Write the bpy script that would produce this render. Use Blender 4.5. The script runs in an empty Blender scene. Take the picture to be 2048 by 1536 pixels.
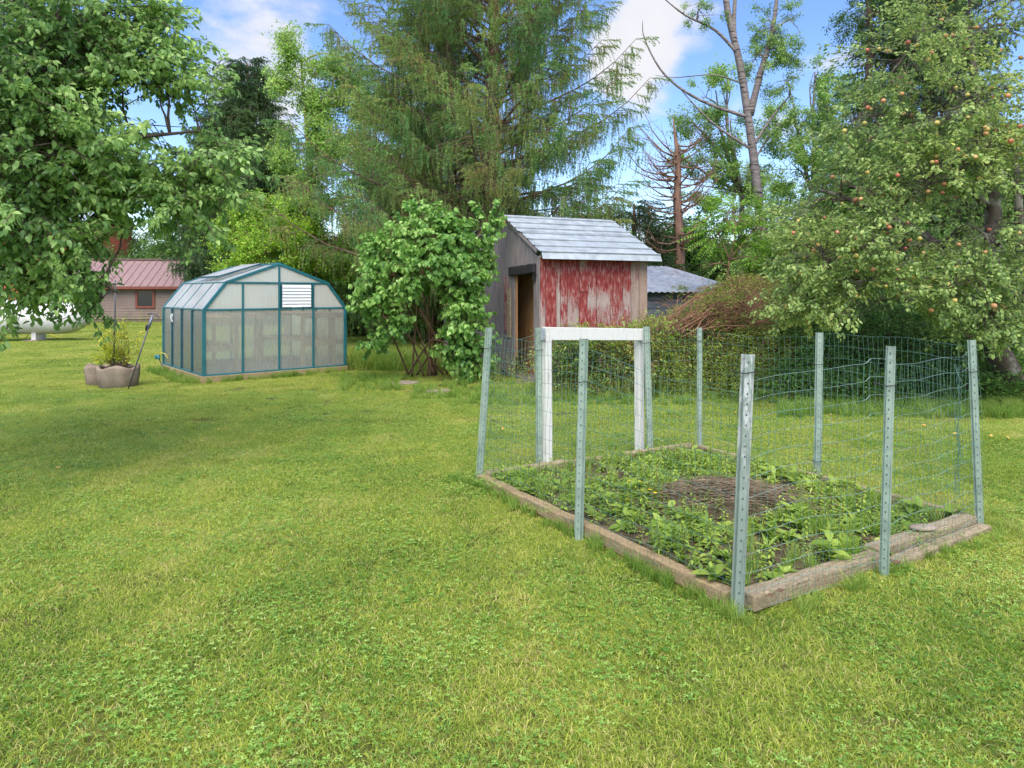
import bpy, math, random
import numpy as np
from mathutils import noise as mnoise
from mathutils import Vector, Matrix

random.seed(7)
RNG = np.random.default_rng(7)
S = bpy.context.scene
C = S.collection
rad = math.radians

# ------------------------------------------------------------------ camera, sky, sun, exposure
FPX, HOR, EYE = 1360.0, 585.0, 1.6
cam_d = bpy.data.cameras.new('camera'); cam = bpy.data.objects.new('camera', cam_d); C.objects.link(cam)
cam.location = (0, 0, EYE); cam.rotation_euler = (rad(90), 0, 0)
cam_d.sensor_width = 36; cam_d.lens = 36 * FPX / 2048; cam_d.shift_y = -(768 - HOR) / 2048
cam_d.clip_start = 0.05; cam_d.clip_end = 2000
S.camera = cam
S.view_settings.view_transform = 'Standard'; S.view_settings.look = 'None'
S.view_settings.gamma = 1; S.view_settings.use_curve_mapping = False
S.view_settings.exposure = 1.62
S.render.resolution_x = 1024; S.render.resolution_y = 768
cy = S.cycles
cy.max_bounces = 7; cy.diffuse_bounces = 3; cy.glossy_bounces = 3; cy.transmission_bounces = 5
cy.transparent_max_bounces = 10; cy.use_denoising = True; cy.caustics_reflective = False; cy.caustics_refractive = False
cy.sample_clamp_indirect = 6; cy.use_adaptive_sampling = True; cy.adaptive_threshold = 0.02

SUN_AZ, SUN_EL = 182.0, 57.0          # compass style: 0 = +Y, clockwise; behind the camera, a little to its left
def sun_dir():
    a, e = rad(SUN_AZ), rad(SUN_EL)
    return Vector((math.sin(a) * math.cos(e), math.cos(a) * math.cos(e), math.sin(e)))

world = bpy.data.worlds.new('World'); S.world = world; world.use_nodes = True
wt = world.node_tree; wn = wt.nodes; wl = wt.links
wn.clear()
w_out = wn.new('ShaderNodeOutputWorld'); w_bg = wn.new('ShaderNodeBackground'); w_bg.inputs[1].default_value = 0.15
sky = wn.new('ShaderNodeTexSky'); sky.sky_type = 'NISHITA'; sky.sun_disc = False
sky.sun_elevation = rad(SUN_EL); sky.sun_rotation = rad(SUN_AZ); sky.air_density = 1.0; sky.dust_density = 0.6; sky.ozone_density = 1.6
tc = wn.new('ShaderNodeTexCoord')
nz = wn.new('ShaderNodeTexNoise'); nz.inputs['Scale'].default_value = 3.2; nz.inputs['Detail'].default_value = 9; nz.inputs['Roughness'].default_value = 0.56
mp = wn.new('ShaderNodeMapping'); mp.inputs['Scale'].default_value = (1, 1, 1.9); mp.inputs['Location'].default_value = (0.7, 0.2, 3.1)
wl.new(tc.outputs['Generated'], mp.inputs[0]); wl.new(mp.outputs[0], nz.inputs['Vector'])
def wmath(op, a, b=None, clamp=False):
    n = wn.new('ShaderNodeMath'); n.operation = op; n.use_clamp = clamp
    for i, v in enumerate((a, b)):
        if v is None: continue
        if isinstance(v, (int, float)): n.inputs[i].default_value = v
        else: wl.new(v, n.inputs[i])
    return n.outputs[0]
acc = wmath('SUBTRACT', wmath('MULTIPLY', nz.outputs['Fac'], 1.7), 0.36)
nz2 = wn.new('ShaderNodeTexNoise'); nz2.inputs['Scale'].default_value = 9; nz2.inputs['Detail'].default_value = 6
wl.new(tc.outputs['Generated'], nz2.inputs['Vector'])
def cdir(px, py):
    v = Vector(((px - 1024) / FPX, 1, (HOR - py) / FPX)); return v.normalized()
for (px, py, r, amt) in ((1285, 130, 0.105, 0.40), (1250, 170, .09, .25), (430, 25, 0.16, 0.25), (470, 190, 0.12, 0.30), (1215, 15, 0.10, 0.14), (1680, 105, 0.07, 0.28),
                         (900, 330, 0.25, 0.1), (1150, 390, 0.16, 0.12), (600, 330, 0.2, 0.22), (1300, 350, 0.13, -0.3), (1180, 40, .09, -.2), (1450, 180, .08, -.2), (1150, 250, .09, -.2), (1600, 60, .1, -.2), (900, 60, .2, -.2), (600, 110, .1, -.2)):
    c = cdir(px, py)
    sub = wn.new('ShaderNodeVectorMath'); sub.operation = 'DISTANCE'; wl.new(tc.outputs['Generated'], sub.inputs[0]); sub.inputs[1].default_value = c
    t = wmath('DIVIDE', sub.outputs['Value'], r); t = wmath('SUBTRACT', 1.0, t, True); t = wmath('POWER', t, 0.8); t = wmath('MULTIPLY', t, amt * (.8 if amt > 0 else 1))
    acc = wmath('ADD', acc, t)
mr = wn.new('ShaderNodeMapRange'); mr.interpolation_type = 'SMOOTHSTEP'
mr.inputs['From Min'].default_value = 0.645; mr.inputs['From Max'].default_value = 0.88; wl.new(acc, mr.inputs['Value'])
cr = wn.new('ShaderNodeMix'); cr.data_type = 'RGBA'
cr.inputs['A'].default_value = (1.7, 1.75, 1.95, 1); cr.inputs['B'].default_value = (2.2, 2.2, 2.25, 1)
wl.new(nz2.outputs['Fac'], cr.inputs['Factor'])
mx = wn.new('ShaderNodeMix'); mx.data_type = 'RGBA'
hsv = wn.new('ShaderNodeHueSaturation'); hsv.inputs['Saturation'].default_value = 1.2; hsv.inputs['Value'].default_value = 0.62; hsv.inputs['Hue'].default_value = 0.512
wl.new(sky.outputs[0], hsv.inputs['Color'])
wl.new(hsv.outputs[0], mx.inputs['A']); wl.new(cr.outputs['Result'], mx.inputs['B']); wl.new(mr.outputs[0], mx.inputs['Factor'])
wl.new(mx.outputs['Result'], w_bg.inputs[0]); wl.new(w_bg.outputs[0], w_out.inputs[0])

sl = bpy.data.lights.new('sun', 'SUN'); sl.energy = 1.9; sl.angle = rad(65); sl.color = (1, 0.92, 0.80)
so = bpy.data.objects.new('sun', sl); C.objects.link(so)
so.rotation_euler = (-sun_dir()).to_track_quat('-Z', 'Y').to_euler(); so.location = (-5, -8, 20)

# ------------------------------------------------------------------ coordinate helpers (metres, from distances)
def W(px, py, D): return Vector(((px - 1024) / FPX * D, D, EYE - (py - HOR) / FPX * D))
def G(px, py, z=0.0):
    D = FPX * (EYE - z) / (py - HOR); return Vector(((px - 1024) / FPX * D, D, z))

# ------------------------------------------------------------------ materials
def lin(r, g, b):
    f = lambda c: (c / 255 / 12.92) if c / 255 <= .04045 else ((c / 255 + .055) / 1.055) ** 2.4
    return (f(r), f(g), f(b), 1)

class NT:
    def __init__(self, name):
        self.m = bpy.data.materials.new(name); self.m.use_nodes = True
        self.t = self.m.node_tree; self.n = self.t.nodes; self.l = self.t.links
        self.n.clear(); self.out = self.n.new('ShaderNodeOutputMaterial')
    def new(self, k, **kw):
        n = self.n.new('ShaderNode' + k)
        for a, b in kw.items(): setattr(n, a, b)
        return n
    def set(self, sock, v):
        if v is None: return
        if isinstance(v, bpy.types.NodeSocket): self.l.new(v, sock)
        else: sock.default_value = v
    def noise(self, vec, scale, detail=4, rough=.5, dist=0):
        n = self.new('TexNoise'); self.set(n.inputs['Vector'], vec); n.inputs['Scale'].default_value = scale
        n.inputs['Detail'].default_value = detail; n.inputs['Roughness'].default_value = rough; n.inputs['Distortion'].default_value = dist
        return n.outputs['Fac']
    def map(self, vec, scale=(1, 1, 1), rot=(0, 0, 0), loc=(0, 0, 0)):
        n = self.new('Mapping'); self.set(n.inputs[0], vec); n.inputs['Scale'].default_value = scale
        n.inputs['Rotation'].default_value = rot; n.inputs['Location'].default_value = loc; return n.outputs[0]
    def ramp(self, fac, stops):
        n = self.new('ValToRGB'); self.set(n.inputs[0], fac); e = n.color_ramp.elements
        e[0].position, e[0].color = stops[0]; e[1].position, e[1].color = stops[-1]
        for p, c in stops[1:-1]:
            x = e.new(p); x.color = c
        return n.outputs[0]
    def mix(self, f, a, b, blend='MIX'):
        n = self.new('Mix', data_type='RGBA', blend_type=blend); self.set(n.inputs['Factor'], f); self.set(n.inputs['A'], a); self.set(n.inputs['B'], b)
        return n.outputs['Result']
    def math(self, op, a, b=None, clamp=False):
        n = self.new('Math', operation=op, use_clamp=clamp); self.set(n.inputs[0], a)
        if b is not None: self.set(n.inputs[1], b)
        return n.outputs[0]
    def mr(self, v, a, b, c=0, d=1, smooth=False):
        n = self.new('MapRange'); self.set(n.inputs['Value'], v)
        if smooth: n.interpolation_type = 'SMOOTHSTEP'
        for k, x in (('From Min', a), ('From Max', b), ('To Min', c), ('To Max', d)): n.inputs[k].default_value = x
        return n.outputs[0]
    def bump(self, h, strength=.4, dist=.01):
        n = self.new('Bump'); n.inputs['Strength'].default_value = strength; n.inputs['Distance'].default_value = dist
        self.set(n.inputs['Height'], h); return n.outputs[0]
    def prin(self, col, rough=.6, metal=0, bump=None, spec=.5, **kw):
        p = self.new('BsdfPrincipled'); self.set(p.inputs['Base Color'], col); self.set(p.inputs['Roughness'], rough)
        self.set(p.inputs['Metallic'], metal); self.set(p.inputs['Specular IOR Level'], spec)
        if bump is not None: self.set(p.inputs['Normal'], bump)
        return p.outputs[0]
    def finish(self, sh): self.l.new(sh, self.out.inputs[0]); return self.m
    @property
    def obj(self): return self.new('TexCoord').outputs['Object']
    @property
    def pos(self): return self.new('NewGeometry').outputs['Position']
    @property
    def rnd(self): return self.new('ObjectInfo').outputs['Random']
    def attr(self, name): return self.new('Attribute', attribute_name=name).outputs['Fac']

def simple(name, col, rough=.5, metal=0, var=.25, scale=8, bump=.15, spec=.5):
    t = NT(name); p = t.pos
    n = t.noise(p, scale, 5, .6)
    k = t.mr(n, .3, .7, 1 - var, 1 + var * .6)
    cc = t.new('VectorMath', operation='SCALE'); t.set(cc.inputs[0], col[:3]); t.set(cc.inputs['Scale'], k)
    return t.finish(t.prin(cc.outputs[0], rough, metal, t.bump(t.noise(p, scale * 6, 3), bump, .004), spec))

def leafmat(name, cols, transl=.35, rough=.5, noise_scale=.6, tint=.35, under=None, spec=.35, gain=1.25):
    cols = [(c[0] * gain, c[1] * gain, c[2] * gain, 1) for c in cols]
    """cols: ramp of leaf colours, picked per leaf, shifted per spray and by large patches over the plant"""
    t = NT(name); p = t.pos
    r = t.attr('rnd'); o = t.rnd
    big = t.noise(p, noise_scale, 2)
    f = t.math('ADD', t.math('MULTIPLY', r, 1 - tint), t.math('MULTIPLY', o, tint * .5))
    f = t.math('ADD', f, t.mr(big, .3, .7, -.12, tint * .5 + .12), True)
    n = len(cols)
    c = t.ramp(f, [(i / (n - 1), x) for i, x in enumerate(cols)])
    d = t.prin(c, rough, 0, None, spec)
    tr = t.new('BsdfTranslucent'); cc = t.mix(.5, c, (.30, .50, .03, 1), 'MULTIPLY')
    g = t.new('VectorMath', operation='SCALE'); t.set(g.inputs[0], c); g.inputs['Scale'].default_value = 1.35
    t.set(tr.inputs[0], g.outputs[0])
    m = t.new('MixShader'); m.inputs[0].default_value = transl; t.l.new(d, m.inputs[1]); t.l.new(tr.outputs[0], m.inputs[2])
    return t.finish(m.outputs[0])

def barkmat(name, a, b, scale=6, lichen=None, bands=False):
    t = NT(name); p = t.pos
    v = t.map(p, (1, 1, .25)) if not bands else t.map(p, (.5, .5, 3.0))
    n = t.noise(v, scale, 7, .65)
    c = t.ramp(n, [(.3, a), (.68, b)])
    if bands:
        v2 = t.map(p, (.7, .7, 5.0)); n2 = t.noise(v2, 3.2, 3, .5)
        c = t.mix(t.mr(n2, .58, .64), c, lin(45, 38, 34))
    if lichen: c = t.mix(t.mr(t.noise(p, 5, 4), .52, .62), c, lichen)
    return t.finish(t.prin(c, .9, 0, t.bump(n, .9, .03)))

M = {}
M['bark_dark'] = barkmat('bark_dark', lin(48, 38, 32), lin(104, 88, 74), 9)
M['bark_grey'] = barkmat('bark_grey', lin(92, 84, 82), lin(152, 142, 138), 5, bands=True)
M['bark_red'] = barkmat('bark_red', lin(96, 74, 62), lin(170, 132, 112), 8)
M['bark_spruce'] = barkmat('bark_spruce', lin(70, 54, 44), lin(138, 114, 94), 7)
M['bark_apple'] = barkmat('bark_apple', lin(52, 42, 38), lin(110, 98, 88), 12, lichen=lin(134, 132, 116))
M['stem_brown'] = barkmat('stem_brown', lin(88, 64, 46), lin(150, 118, 92), 14)
M['twig_pale'] = barkmat('twig_pale', lin(110, 92, 78), lin(168, 148, 130), 12)
M['vine_red'] = barkmat('vine_red', lin(84, 60, 44), lin(156, 116, 88), 10)
g1, g2, g3, g4 = lin(60, 92, 34), lin(84, 122, 44), lin(108, 146, 52), lin(140, 172, 76)
M['leaf_cherry'] = leafmat('leaf_cherry', [lin(58, 82, 46), lin(78, 104, 56), lin(98, 122, 66), lin(124, 144, 84), lin(158, 170, 116)], .44, .36, .9, tint=.5, spec=.4, gain=2.3)
M['leaf_apple'] = leafmat('leaf_apple', [lin(64, 84, 46), lin(86, 108, 58), lin(108, 128, 70), lin(128, 146, 82), lin(146, 158, 94), lin(176, 168, 84)], .42, .4, .5, gain=1.75)
M['leaf_lilac'] = leafmat('leaf_lilac', [lin(58, 92, 44), lin(78, 116, 54), lin(102, 140, 64), lin(130, 164, 82), lin(156, 180, 108)], .36, .42, 1.4, spec=.4, gain=1.42)
M['leaf_birch'] = leafmat('leaf_birch', [lin(84, 112, 50), lin(110, 142, 62), lin(138, 168, 80), lin(160, 184, 104)], .42, .5, .5, gain=1.45)
M['leaf_yellowgreen'] = leafmat('leaf_yellowgreen', [lin(64, 96, 34), lin(90, 126, 42), lin(120, 150, 50), lin(152, 174, 66)], .4, .5, .5, gain=1.75)
M['leaf_locust'] = leafmat('leaf_locust', [lin(70, 98, 50), lin(94, 124, 60), lin(120, 148, 74), lin(152, 174, 96)], .42, .5, .4, gain=1.7)
M['leaf_bright'] = leafmat('leaf_bright', [lin(92, 140, 40), lin(118, 168, 48), lin(146, 190, 66)], .4, .45, .6, gain=.95)
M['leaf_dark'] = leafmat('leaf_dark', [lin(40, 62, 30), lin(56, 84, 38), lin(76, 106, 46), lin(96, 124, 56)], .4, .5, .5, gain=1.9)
M['leaf_weed'] = leafmat('leaf_weed', [lin(76, 96, 40), lin(104, 128, 50), lin(134, 154, 64), lin(162, 176, 88)], .4, .5, .8, gain=1.5)
M['leaf_weed_mixed'] = leafmat('leaf_weed_mixed', [lin(54, 82, 34), lin(82, 110, 42), lin(114, 138, 52), lin(136, 138, 66), lin(136, 104, 66)], .3, .55, .9, .6, gain=1.5)
M['leaf_dry'] = leafmat('leaf_dry', [lin(120, 92, 66), lin(150, 118, 84), lin(176, 148, 106)], .2, .7, .9)
M['leaf_planter'] = leafmat('leaf_planter', [lin(84, 112, 40), lin(130, 148, 48), lin(168, 168, 58), lin(190, 176, 70)], .35, .5, 2, gain=1.5)
M['needle'] = leafmat('needle', [lin(46, 76, 46), lin(64, 96, 54), lin(84, 112, 60), lin(102, 120, 62), lin(114, 118, 64), lin(122, 106, 70)], .32, .6, .45, .6, gain=2.0)
M['needle_dark'] = leafmat('needle_dark', [lin(42, 66, 40), lin(56, 84, 48), lin(74, 100, 56), lin(92, 112, 62)], .2, .6, .4, .5, gain=1.3)
M['needle_dead'] = leafmat('needle_dead', [lin(92, 70, 54), lin(122, 98, 76), lin(146, 124, 100)], .1, .8, .4, .5, gain=1.2)

def grassmat():
    t = NT('grass_blade'); p = t.pos
    r = t.attr('rnd'); big = t.noise(p, .55, 3, .6); mid = t.noise(p, 2.6, 3, .6)
    stripe = t.noise(t.map(p, (2.4, .22, 1), (0, 0, rad(62))), 1.0, 2)
    f = t.math('ADD', t.math('MULTIPLY', r, .66), t.mr(big, .32, .68, -.14, .30))
    f = t.math('ADD', f, t.mr(mid, .3, .7, -.14, .18)); f = t.math('ADD', f, t.mr(stripe, .35, .65, -.06, .07), True)
    c = t.ramp(f, [(0, lin(104, 146, 52)), (.25, lin(148, 174, 62)), (.5, lin(180, 196, 80)), (.75, lin(204, 210, 98)), (.9, lin(220, 210, 130)), (1, lin(228, 210, 156))])
    sf = t.math('FRACT', t.math('MULTIPLY', r, 7.31)); c = t.mix(t.mr(sf, .82, .86, 0, .8), c, lin(216, 202, 140)); sg = t.math('FRACT', t.math('MULTIPLY', r, 13.7)); c = t.mix(t.mr(sg, .80, .84, 0, .6), c, lin(92, 130, 54))
    # mown paths lie a little duller where the leaf litter of the trees collects
    d = t.prin(c, .55, 0, None, .3); tr = t.new('BsdfTranslucent'); t.set(tr.inputs[0], c)
    m = t.new('MixShader'); m.inputs[0].default_value = .45; t.l.new(d, m.inputs[1]); t.l.new(tr.outputs[0], m.inputs[2])
    return t.finish(m.outputs[0])
M['grass'] = grassmat()
M['clover'] = leafmat('clover', [lin(70, 108, 46), lin(98, 138, 56), lin(132, 164, 76), lin(170, 192, 112)], .38, .5, 1.2, gain=1.4)
M['tall_grass'] = leafmat('tall_grass', [lin(78, 108, 42), lin(104, 136, 50), lin(132, 156, 66), lin(168, 168, 100)], .35, .5, 1)

def groundmat():
    t = NT('lawn_ground'); p = t.pos
    big = t.noise(p, .5, 4, .6); fine = t.noise(p, 14, 6, .7); mid = t.noise(p, 2.5, 4, .6)
    c = t.ramp(t.math('ADD', t.math('MULTIPLY', fine, .6), t.math('MULTIPLY', mid, .45)), [(.3, lin(50, 52, 30)), (.5, lin(80, 84, 42)), (.7, lin(128, 122, 76))])
    c = t.mix(t.mr(big, .45, .65, 0, .5), c, lin(150, 156, 70))
    dirt = t.mr(t.noise(p, 1.3, 5, .6), .62, .7)
    c = t.mix(t.math('MULTIPLY', dirt, .6), c, lin(110, 92, 62))
    return t.finish(t.prin(c, .95, 0, t.bump(fine, .8, .03), .1))
M['ground'] = groundmat()
def soilmat():
    t = NT('bed_soil'); p = t.pos
    n = t.noise(p, 9, 8, .7); m = t.noise(p, 2.2, 4)
    c = t.ramp(n, [(.3, lin(56, 42, 34)), (.5, lin(90, 78, 60)), (.7, lin(142, 126, 98))])
    c = t.mix(t.mr(m, .5, .68, 0, .4), c, lin(74, 84, 40))
    return t.finish(t.prin(c, .95, 0, t.bump(n, 1, .05), .1))
M['soil'] = soilmat()

def plankmat(name, paint=False, base=None, warm=False):
    t = NT(name); o = t.obj; r = t.rnd
    off = t.new('VectorMath', operation='SCALE'); comb = t.new('CombineXYZ'); t.set(comb.inputs[0], r); t.set(comb.inputs[1], r); t.set(comb.inputs[2], r)
    t.set(off.inputs[0], comb.outputs[0]); off.inputs['Scale'].default_value = 37
    ad = t.new('VectorMath', operation='ADD'); t.set(ad.inputs[0], o); t.set(ad.inputs[1], off.outputs[0]); v = ad.outputs[0]
    grain = t.noise(t.map(v, (22, 22, 1.6)), 2.2, 8, .7, .4)
    blot = t.noise(t.map(v, (3, 3, .8)), 2, 5, .6)
    a, b, c3 = base or (lin(86, 78, 80), lin(142, 132, 130), lin(176, 166, 158))
    col = t.ramp(grain, [(.28, a), (.5, b), (.74, c3)])
    col = t.mix(t.mr(blot, .35, .7, 0, .45), col, t.mix(r, lin(98, 84, 78), lin(134, 124, 122)))
    vor = t.new('TexVoronoi'); t.set(vor.inputs['Vector'], t.map(v, (7, 7, 2.2))); vor.inputs['Scale'].default_value = 1.0
    col = t.mix(t.mr(vor.outputs['Distance'], .05, .12, .85, 0), col, lin(58, 42, 36))
    if paint:
        p = t.attr('paint')
        n1 = t.noise(t.map(v, (5, 5, 1.5)), 2.2, 7, .68, .3); n2 = t.noise(t.map(v, (30, 30, 3)), 2, 6, .7)
        s = t.math('ADD', t.math('MULTIPLY', n1, .62), t.math('MULTIPLY', n2, .8))
        s = t.math('SUBTRACT', s, .1)
        s = t.math('ADD', s, t.math('MULTIPLY', t.math('SUBTRACT', p, .5), .62))
        n3 = t.noise(t.map(v, (60, 60, 14)), 2, 5, .7); s = t.math('ADD', s, t.math('MULTIPLY', t.math('SUBTRACT', n3, .5), .5)); mk = t.mr(s, .545, .65)
        red = t.ramp(t.noise(t.map(v, (12, 12, 4)), 2, 5), [(.3, lin(118, 44, 42)), (.5, lin(142, 64, 60)), (.66, lin(166, 118, 110))])
        pale = t.mr(t.noise(t.map(v, (9, 9, 1.2)), 2, 6), .35, .55)
        col = t.mix(t.math('MULTIPLY', pale, .5), col, t.ramp(n2, [(.3, lin(150, 128, 120)), (.7, lin(206, 192, 184))]))
        tan = t.attr('tan'); col = t.mix(t.math('MULTIPLY', tan, .6), col, lin(160, 132, 104))
        col = t.mix(mk, col, red)
    return t.finish(t.prin(col, .85, 0, t.bump(grain, .6, .006), .25))
M['plank_grey'] = plankmat('weathered_plank')
M['plank_red'] = plankmat('peeling_red_plank', True, (lin(120, 104, 98), lin(166, 148, 138), lin(190, 176, 166)))
M['plank_in'] = plankmat('old_board_brown', False, (lin(120, 84, 44), lin(176, 128, 70), lin(200, 156, 92)))
M['lumber'] = plankmat('fresh_lumber', False, (lin(150, 104, 62), lin(190, 142, 92), lin(206, 162, 112)))
M['shelf_wood'] = plankmat('pale_shelf_wood', False, (lin(176, 136, 98), lin(214, 178, 138), lin(226, 200, 166)))
def timbermat(name, cols):
    t = NT(name); o = t.new('TexCoord').outputs['Generated']; p = t.pos
    vx = t.new('TexCoord').outputs['UV']
    g = t.noise(t.map(vx, (1.6, 34, 1)), 3, 9, .78, .6); b = t.noise(p, 6, 5, .6); f = t.noise(p, 60, 3, .6)
    c = t.ramp(t.math('ADD', t.math('MULTIPLY', g, .7), t.math('MULTIPLY', f, .3)), [(.38, cols[0]), (.5, cols[1]), (.62, cols[2])])
    c = t.mix(t.mr(b, .5, .7, 0, .6), c, cols[3])
    return t.finish(t.prin(c, .9, 0, t.bump(g, .7, .01), .2))
M['timber_grey'] = timbermat('timber_grey', (lin(96, 84, 66), lin(158, 142, 114), lin(200, 186, 156), lin(128, 110, 84)))
M['timber_tan'] = timbermat('timber_tan', (lin(118, 100, 74), lin(164, 142, 106), lin(196, 174, 136), lin(132, 110, 82)))

def metalmat(name, col, rough=.42, metal=.45, streak=.25, rust=None):
    t = NT(name); o = t.obj
    n = t.noise(t.map(o, (2, 2, 2)), 2.5, 6, .6); f = t.noise(o, 40, 3)
    k = t.mr(n, .3, .7, 1 - streak, 1 + streak * .5)
    cc = t.new('VectorMath', operation='SCALE'); t.set(cc.inputs[0], col[:3]); t.set(cc.inputs['Scale'], k); c = cc.outputs[0]
    if rust: c = t.mix(t.mr(t.noise(o, 3.5, 6, .7), .58, .68), c, rust)
    return t.finish(t.prin(c, t.mr(n, .3, .7, rough - .08, rough + .15), metal, t.bump(f, .1, .003)))
M['galv'] = metalmat('galvanised_roofing', lin(170, 178, 182), .42, .22)
M['galv_dark'] = metalmat('dull_metal_siding', lin(126, 134, 146), .5, .5)
M['galv_rust'] = metalmat('rusty_roofing', lin(164, 172, 184), .45, .4, .3, lin(134, 84, 66))
M['post_green'] = metalmat('pale_green_post', lin(150, 168, 152), .5, .1, .4, lin(122, 132, 116))
def wornpost():
    t = NT('scuffed_post'); o = t.obj
    n = t.noise(t.map(o, (18, 18, 5)), 2, 6, .7); z = t.new('SeparateXYZ'); t.set(z.inputs[0], o)
    mk = t.math('MULTIPLY', t.mr(n, .46, .58), t.mr(z.outputs[2], .5, 1.0))
    c = t.mix(mk, lin(132, 146, 136), lin(190, 192, 190)); c = t.mix(t.mr(t.noise(o, 16, 4), .62, .7, 0, .6), c, lin(96, 104, 100))
    return t.finish(t.prin(c, .5, .2))
M['post_worn'] = wornpost()
M['tie'] = simple('black_tie', lin(34, 36, 44), .5)
M['wire_green'] = simple('green_wire', lin(82, 116, 102), .45, 0, .2, 3, .02)
M['wire_lit'] = simple('lit_wire', lin(120, 146, 134), .4, .2, .3, 3, .02)  # paler copy of the green wire, light on level wires put into colour
def whitepaint():
    t = NT('old_white_paint'); o = t.obj
    n = t.noise(t.map(o, (20, 20, 3)), 2, 7, .7); z = t.new('SeparateXYZ'); t.set(z.inputs[0], o)
    c = t.mix(t.mr(n, .55, .75), lin(214, 212, 204), lin(176, 170, 158))
    c = t.mix(t.mr(t.noise(t.map(o, (9, 9, 2)), 2, 6, .7), .6, .68, 0, .7), c, lin(168, 158, 136))
    return t.finish(t.prin(c, .55, 0, t.bump(n, .4, .004)))
M['white'] = whitepaint()
M['white_clean'] = simple('white_metal', lin(228, 230, 230), .4, 0, .05, 3, .03)
M['tank'] = simple('white_tank_paint', lin(216, 214, 208), .35, 0, .1, 1.2, .02)
M['teal'] = simple('teal_frame', lin(34, 104, 112), .4, 0, .25, 4, .05)
M['teal_dark'] = simple('dark_teal_frame', lin(24, 78, 92), .45, 0, .25, 4, .05)
M['concrete'] = simple('planter_concrete', lin(140, 124, 108), .9, 0, .35, 5, .6)
M['stone'] = simple('flat_stone', lin(148, 134, 118), .9, 0, .35, 7, .6)
M['black'] = simple('black_rubber', lin(34, 34, 38), .6)
M['tar'] = simple('tarred_timber', lin(40, 36, 38), .8, 0, .4, 10, .8)
M['pole'] = simple('dark_grey_steel', lin(84, 86, 92), .5, .4)
M['hose'] = simple('yellow_hose', lin(206, 190, 60), .5)
M['cyan'] = simple('teal_sprinkler', lin(40, 116, 132), .4)
M['cottage'] = simple('brown_siding', lin(132, 114, 102), .7, 0, .12, 2, .1)
M['cottage_roof'] = metalmat('dusty_red_roofing', lin(142, 116, 112), .5, .1, .12)
M['trim'] = simple('red_brown_trim', lin(126, 66, 50), .6)
M['barn'] = simple('orange_red_siding', lin(176, 92, 62), .8, 0, .15, 3, .1)
M['window'] = simple('dark_window_glass', lin(38, 44, 50), .12, 0, .1, 3, 0)
M['apple'] = None
def applemat():
    t = NT('apple_skin'); r = t.rnd; o = t.obj
    c = t.ramp(r, [(0, lin(186, 186, 96)), (.5, lin(200, 176, 104)), (.8, lin(204, 150, 108)), (1, lin(190, 106, 86))])
    c = t.mix(t.mr(t.noise(o, 14, 3), .45, .6, 0, .5), c, lin(206, 110, 78))
    return t.finish(t.prin(c, .35))
M['apple'] = applemat()
M['petal'] = simple('yellow_petal', lin(232, 196, 30), .6)
M['fallen'] = leafmat('fallen_leaf', [lin(196, 140, 60), lin(214, 176, 90), lin(222, 196, 130)], .2, .7, 3, gain=1.0)
M['fallen_brown'] = simple('brown_fallen_leaf', lin(96, 72, 50), .8)
def panemat(name, lo, hi):
    t = NT(name); o = t.obj
    d = t.new('BsdfDiffuse'); tr = t.new('BsdfTranslucent'); tp = t.new('BsdfTransparent'); gl = t.new('BsdfGlossy')
    fine = t.noise(t.map(o, (60, 60, 1.2)), 2, 3); blot = t.noise(t.map(o, (1, 1, .5)), 1.6, 5, .6)
    c = t.mix(t.mr(blot, .4, .7), lin(236, 238, 230), lin(220, 218, 200))
    t.set(d.inputs[0], c); t.set(tr.inputs[0], lin(240, 240, 236)); tp.inputs[0].default_value = (.97, .98, .96, 1)
    gl.inputs['Roughness'].default_value = .25; gl.inputs[0].default_value = (.9, .92, .95, 1)
    a = t.new('MixShader'); a.inputs[0].default_value = .38; t.l.new(d.outputs[0], a.inputs[1]); t.l.new(tr.outputs[0], a.inputs[2])
    b = t.new('MixShader'); t.set(b.inputs[0], t.math('ADD', t.mr(fine, .3, .7, -.06, .06), t.mr(blot, .3, .7, hi - .02, lo - .03)))
    t.l.new(a.outputs[0], b.inputs[1]); t.l.new(tp.outputs[0], b.inputs[2])
    fr = t.new('Fresnel'); fr.inputs[0].default_value = 1.45
    e = t.new('MixShader'); t.l.new(fr.outputs[0], e.inputs[0]); t.l.new(b.outputs[0], e.inputs[1]); t.l.new(gl.outputs[0], e.inputs[2])
    return t.finish(e.outputs[0])
M['pane'] = panemat('hazy_twinwall_pane', .70, .80)
M['pane_upper'] = panemat('milky_gable_pane', .3, .42)  # sky reflection painted in as a whiter, less clear pane
def roofpane():
    t = NT('milky_roof_pane'); o = t.obj; n = t.noise(o, 3, 5)
    c = t.mix(t.mr(n, .35, .7), lin(222, 224, 222), lin(196, 198, 192))
    d = t.prin(c, .35, 0, None, .4); tr = t.new('BsdfTranslucent'); t.set(tr.inputs[0], lin(230, 232, 228)); tp = t.new('BsdfTransparent')
    a = t.new('MixShader'); a.inputs[0].default_value = .45; t.l.new(d, a.inputs[1]); t.l.new(tr.outputs[0], a.inputs[2])
    b = t.new('MixShader'); b.inputs[0].default_value = .32; t.l.new(a.outputs[0], b.inputs[1]); t.l.new(tp.outputs[0], b.inputs[2])
    return t.finish(b.outputs[0])
M['pane_roof'] = roofpane()

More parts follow.
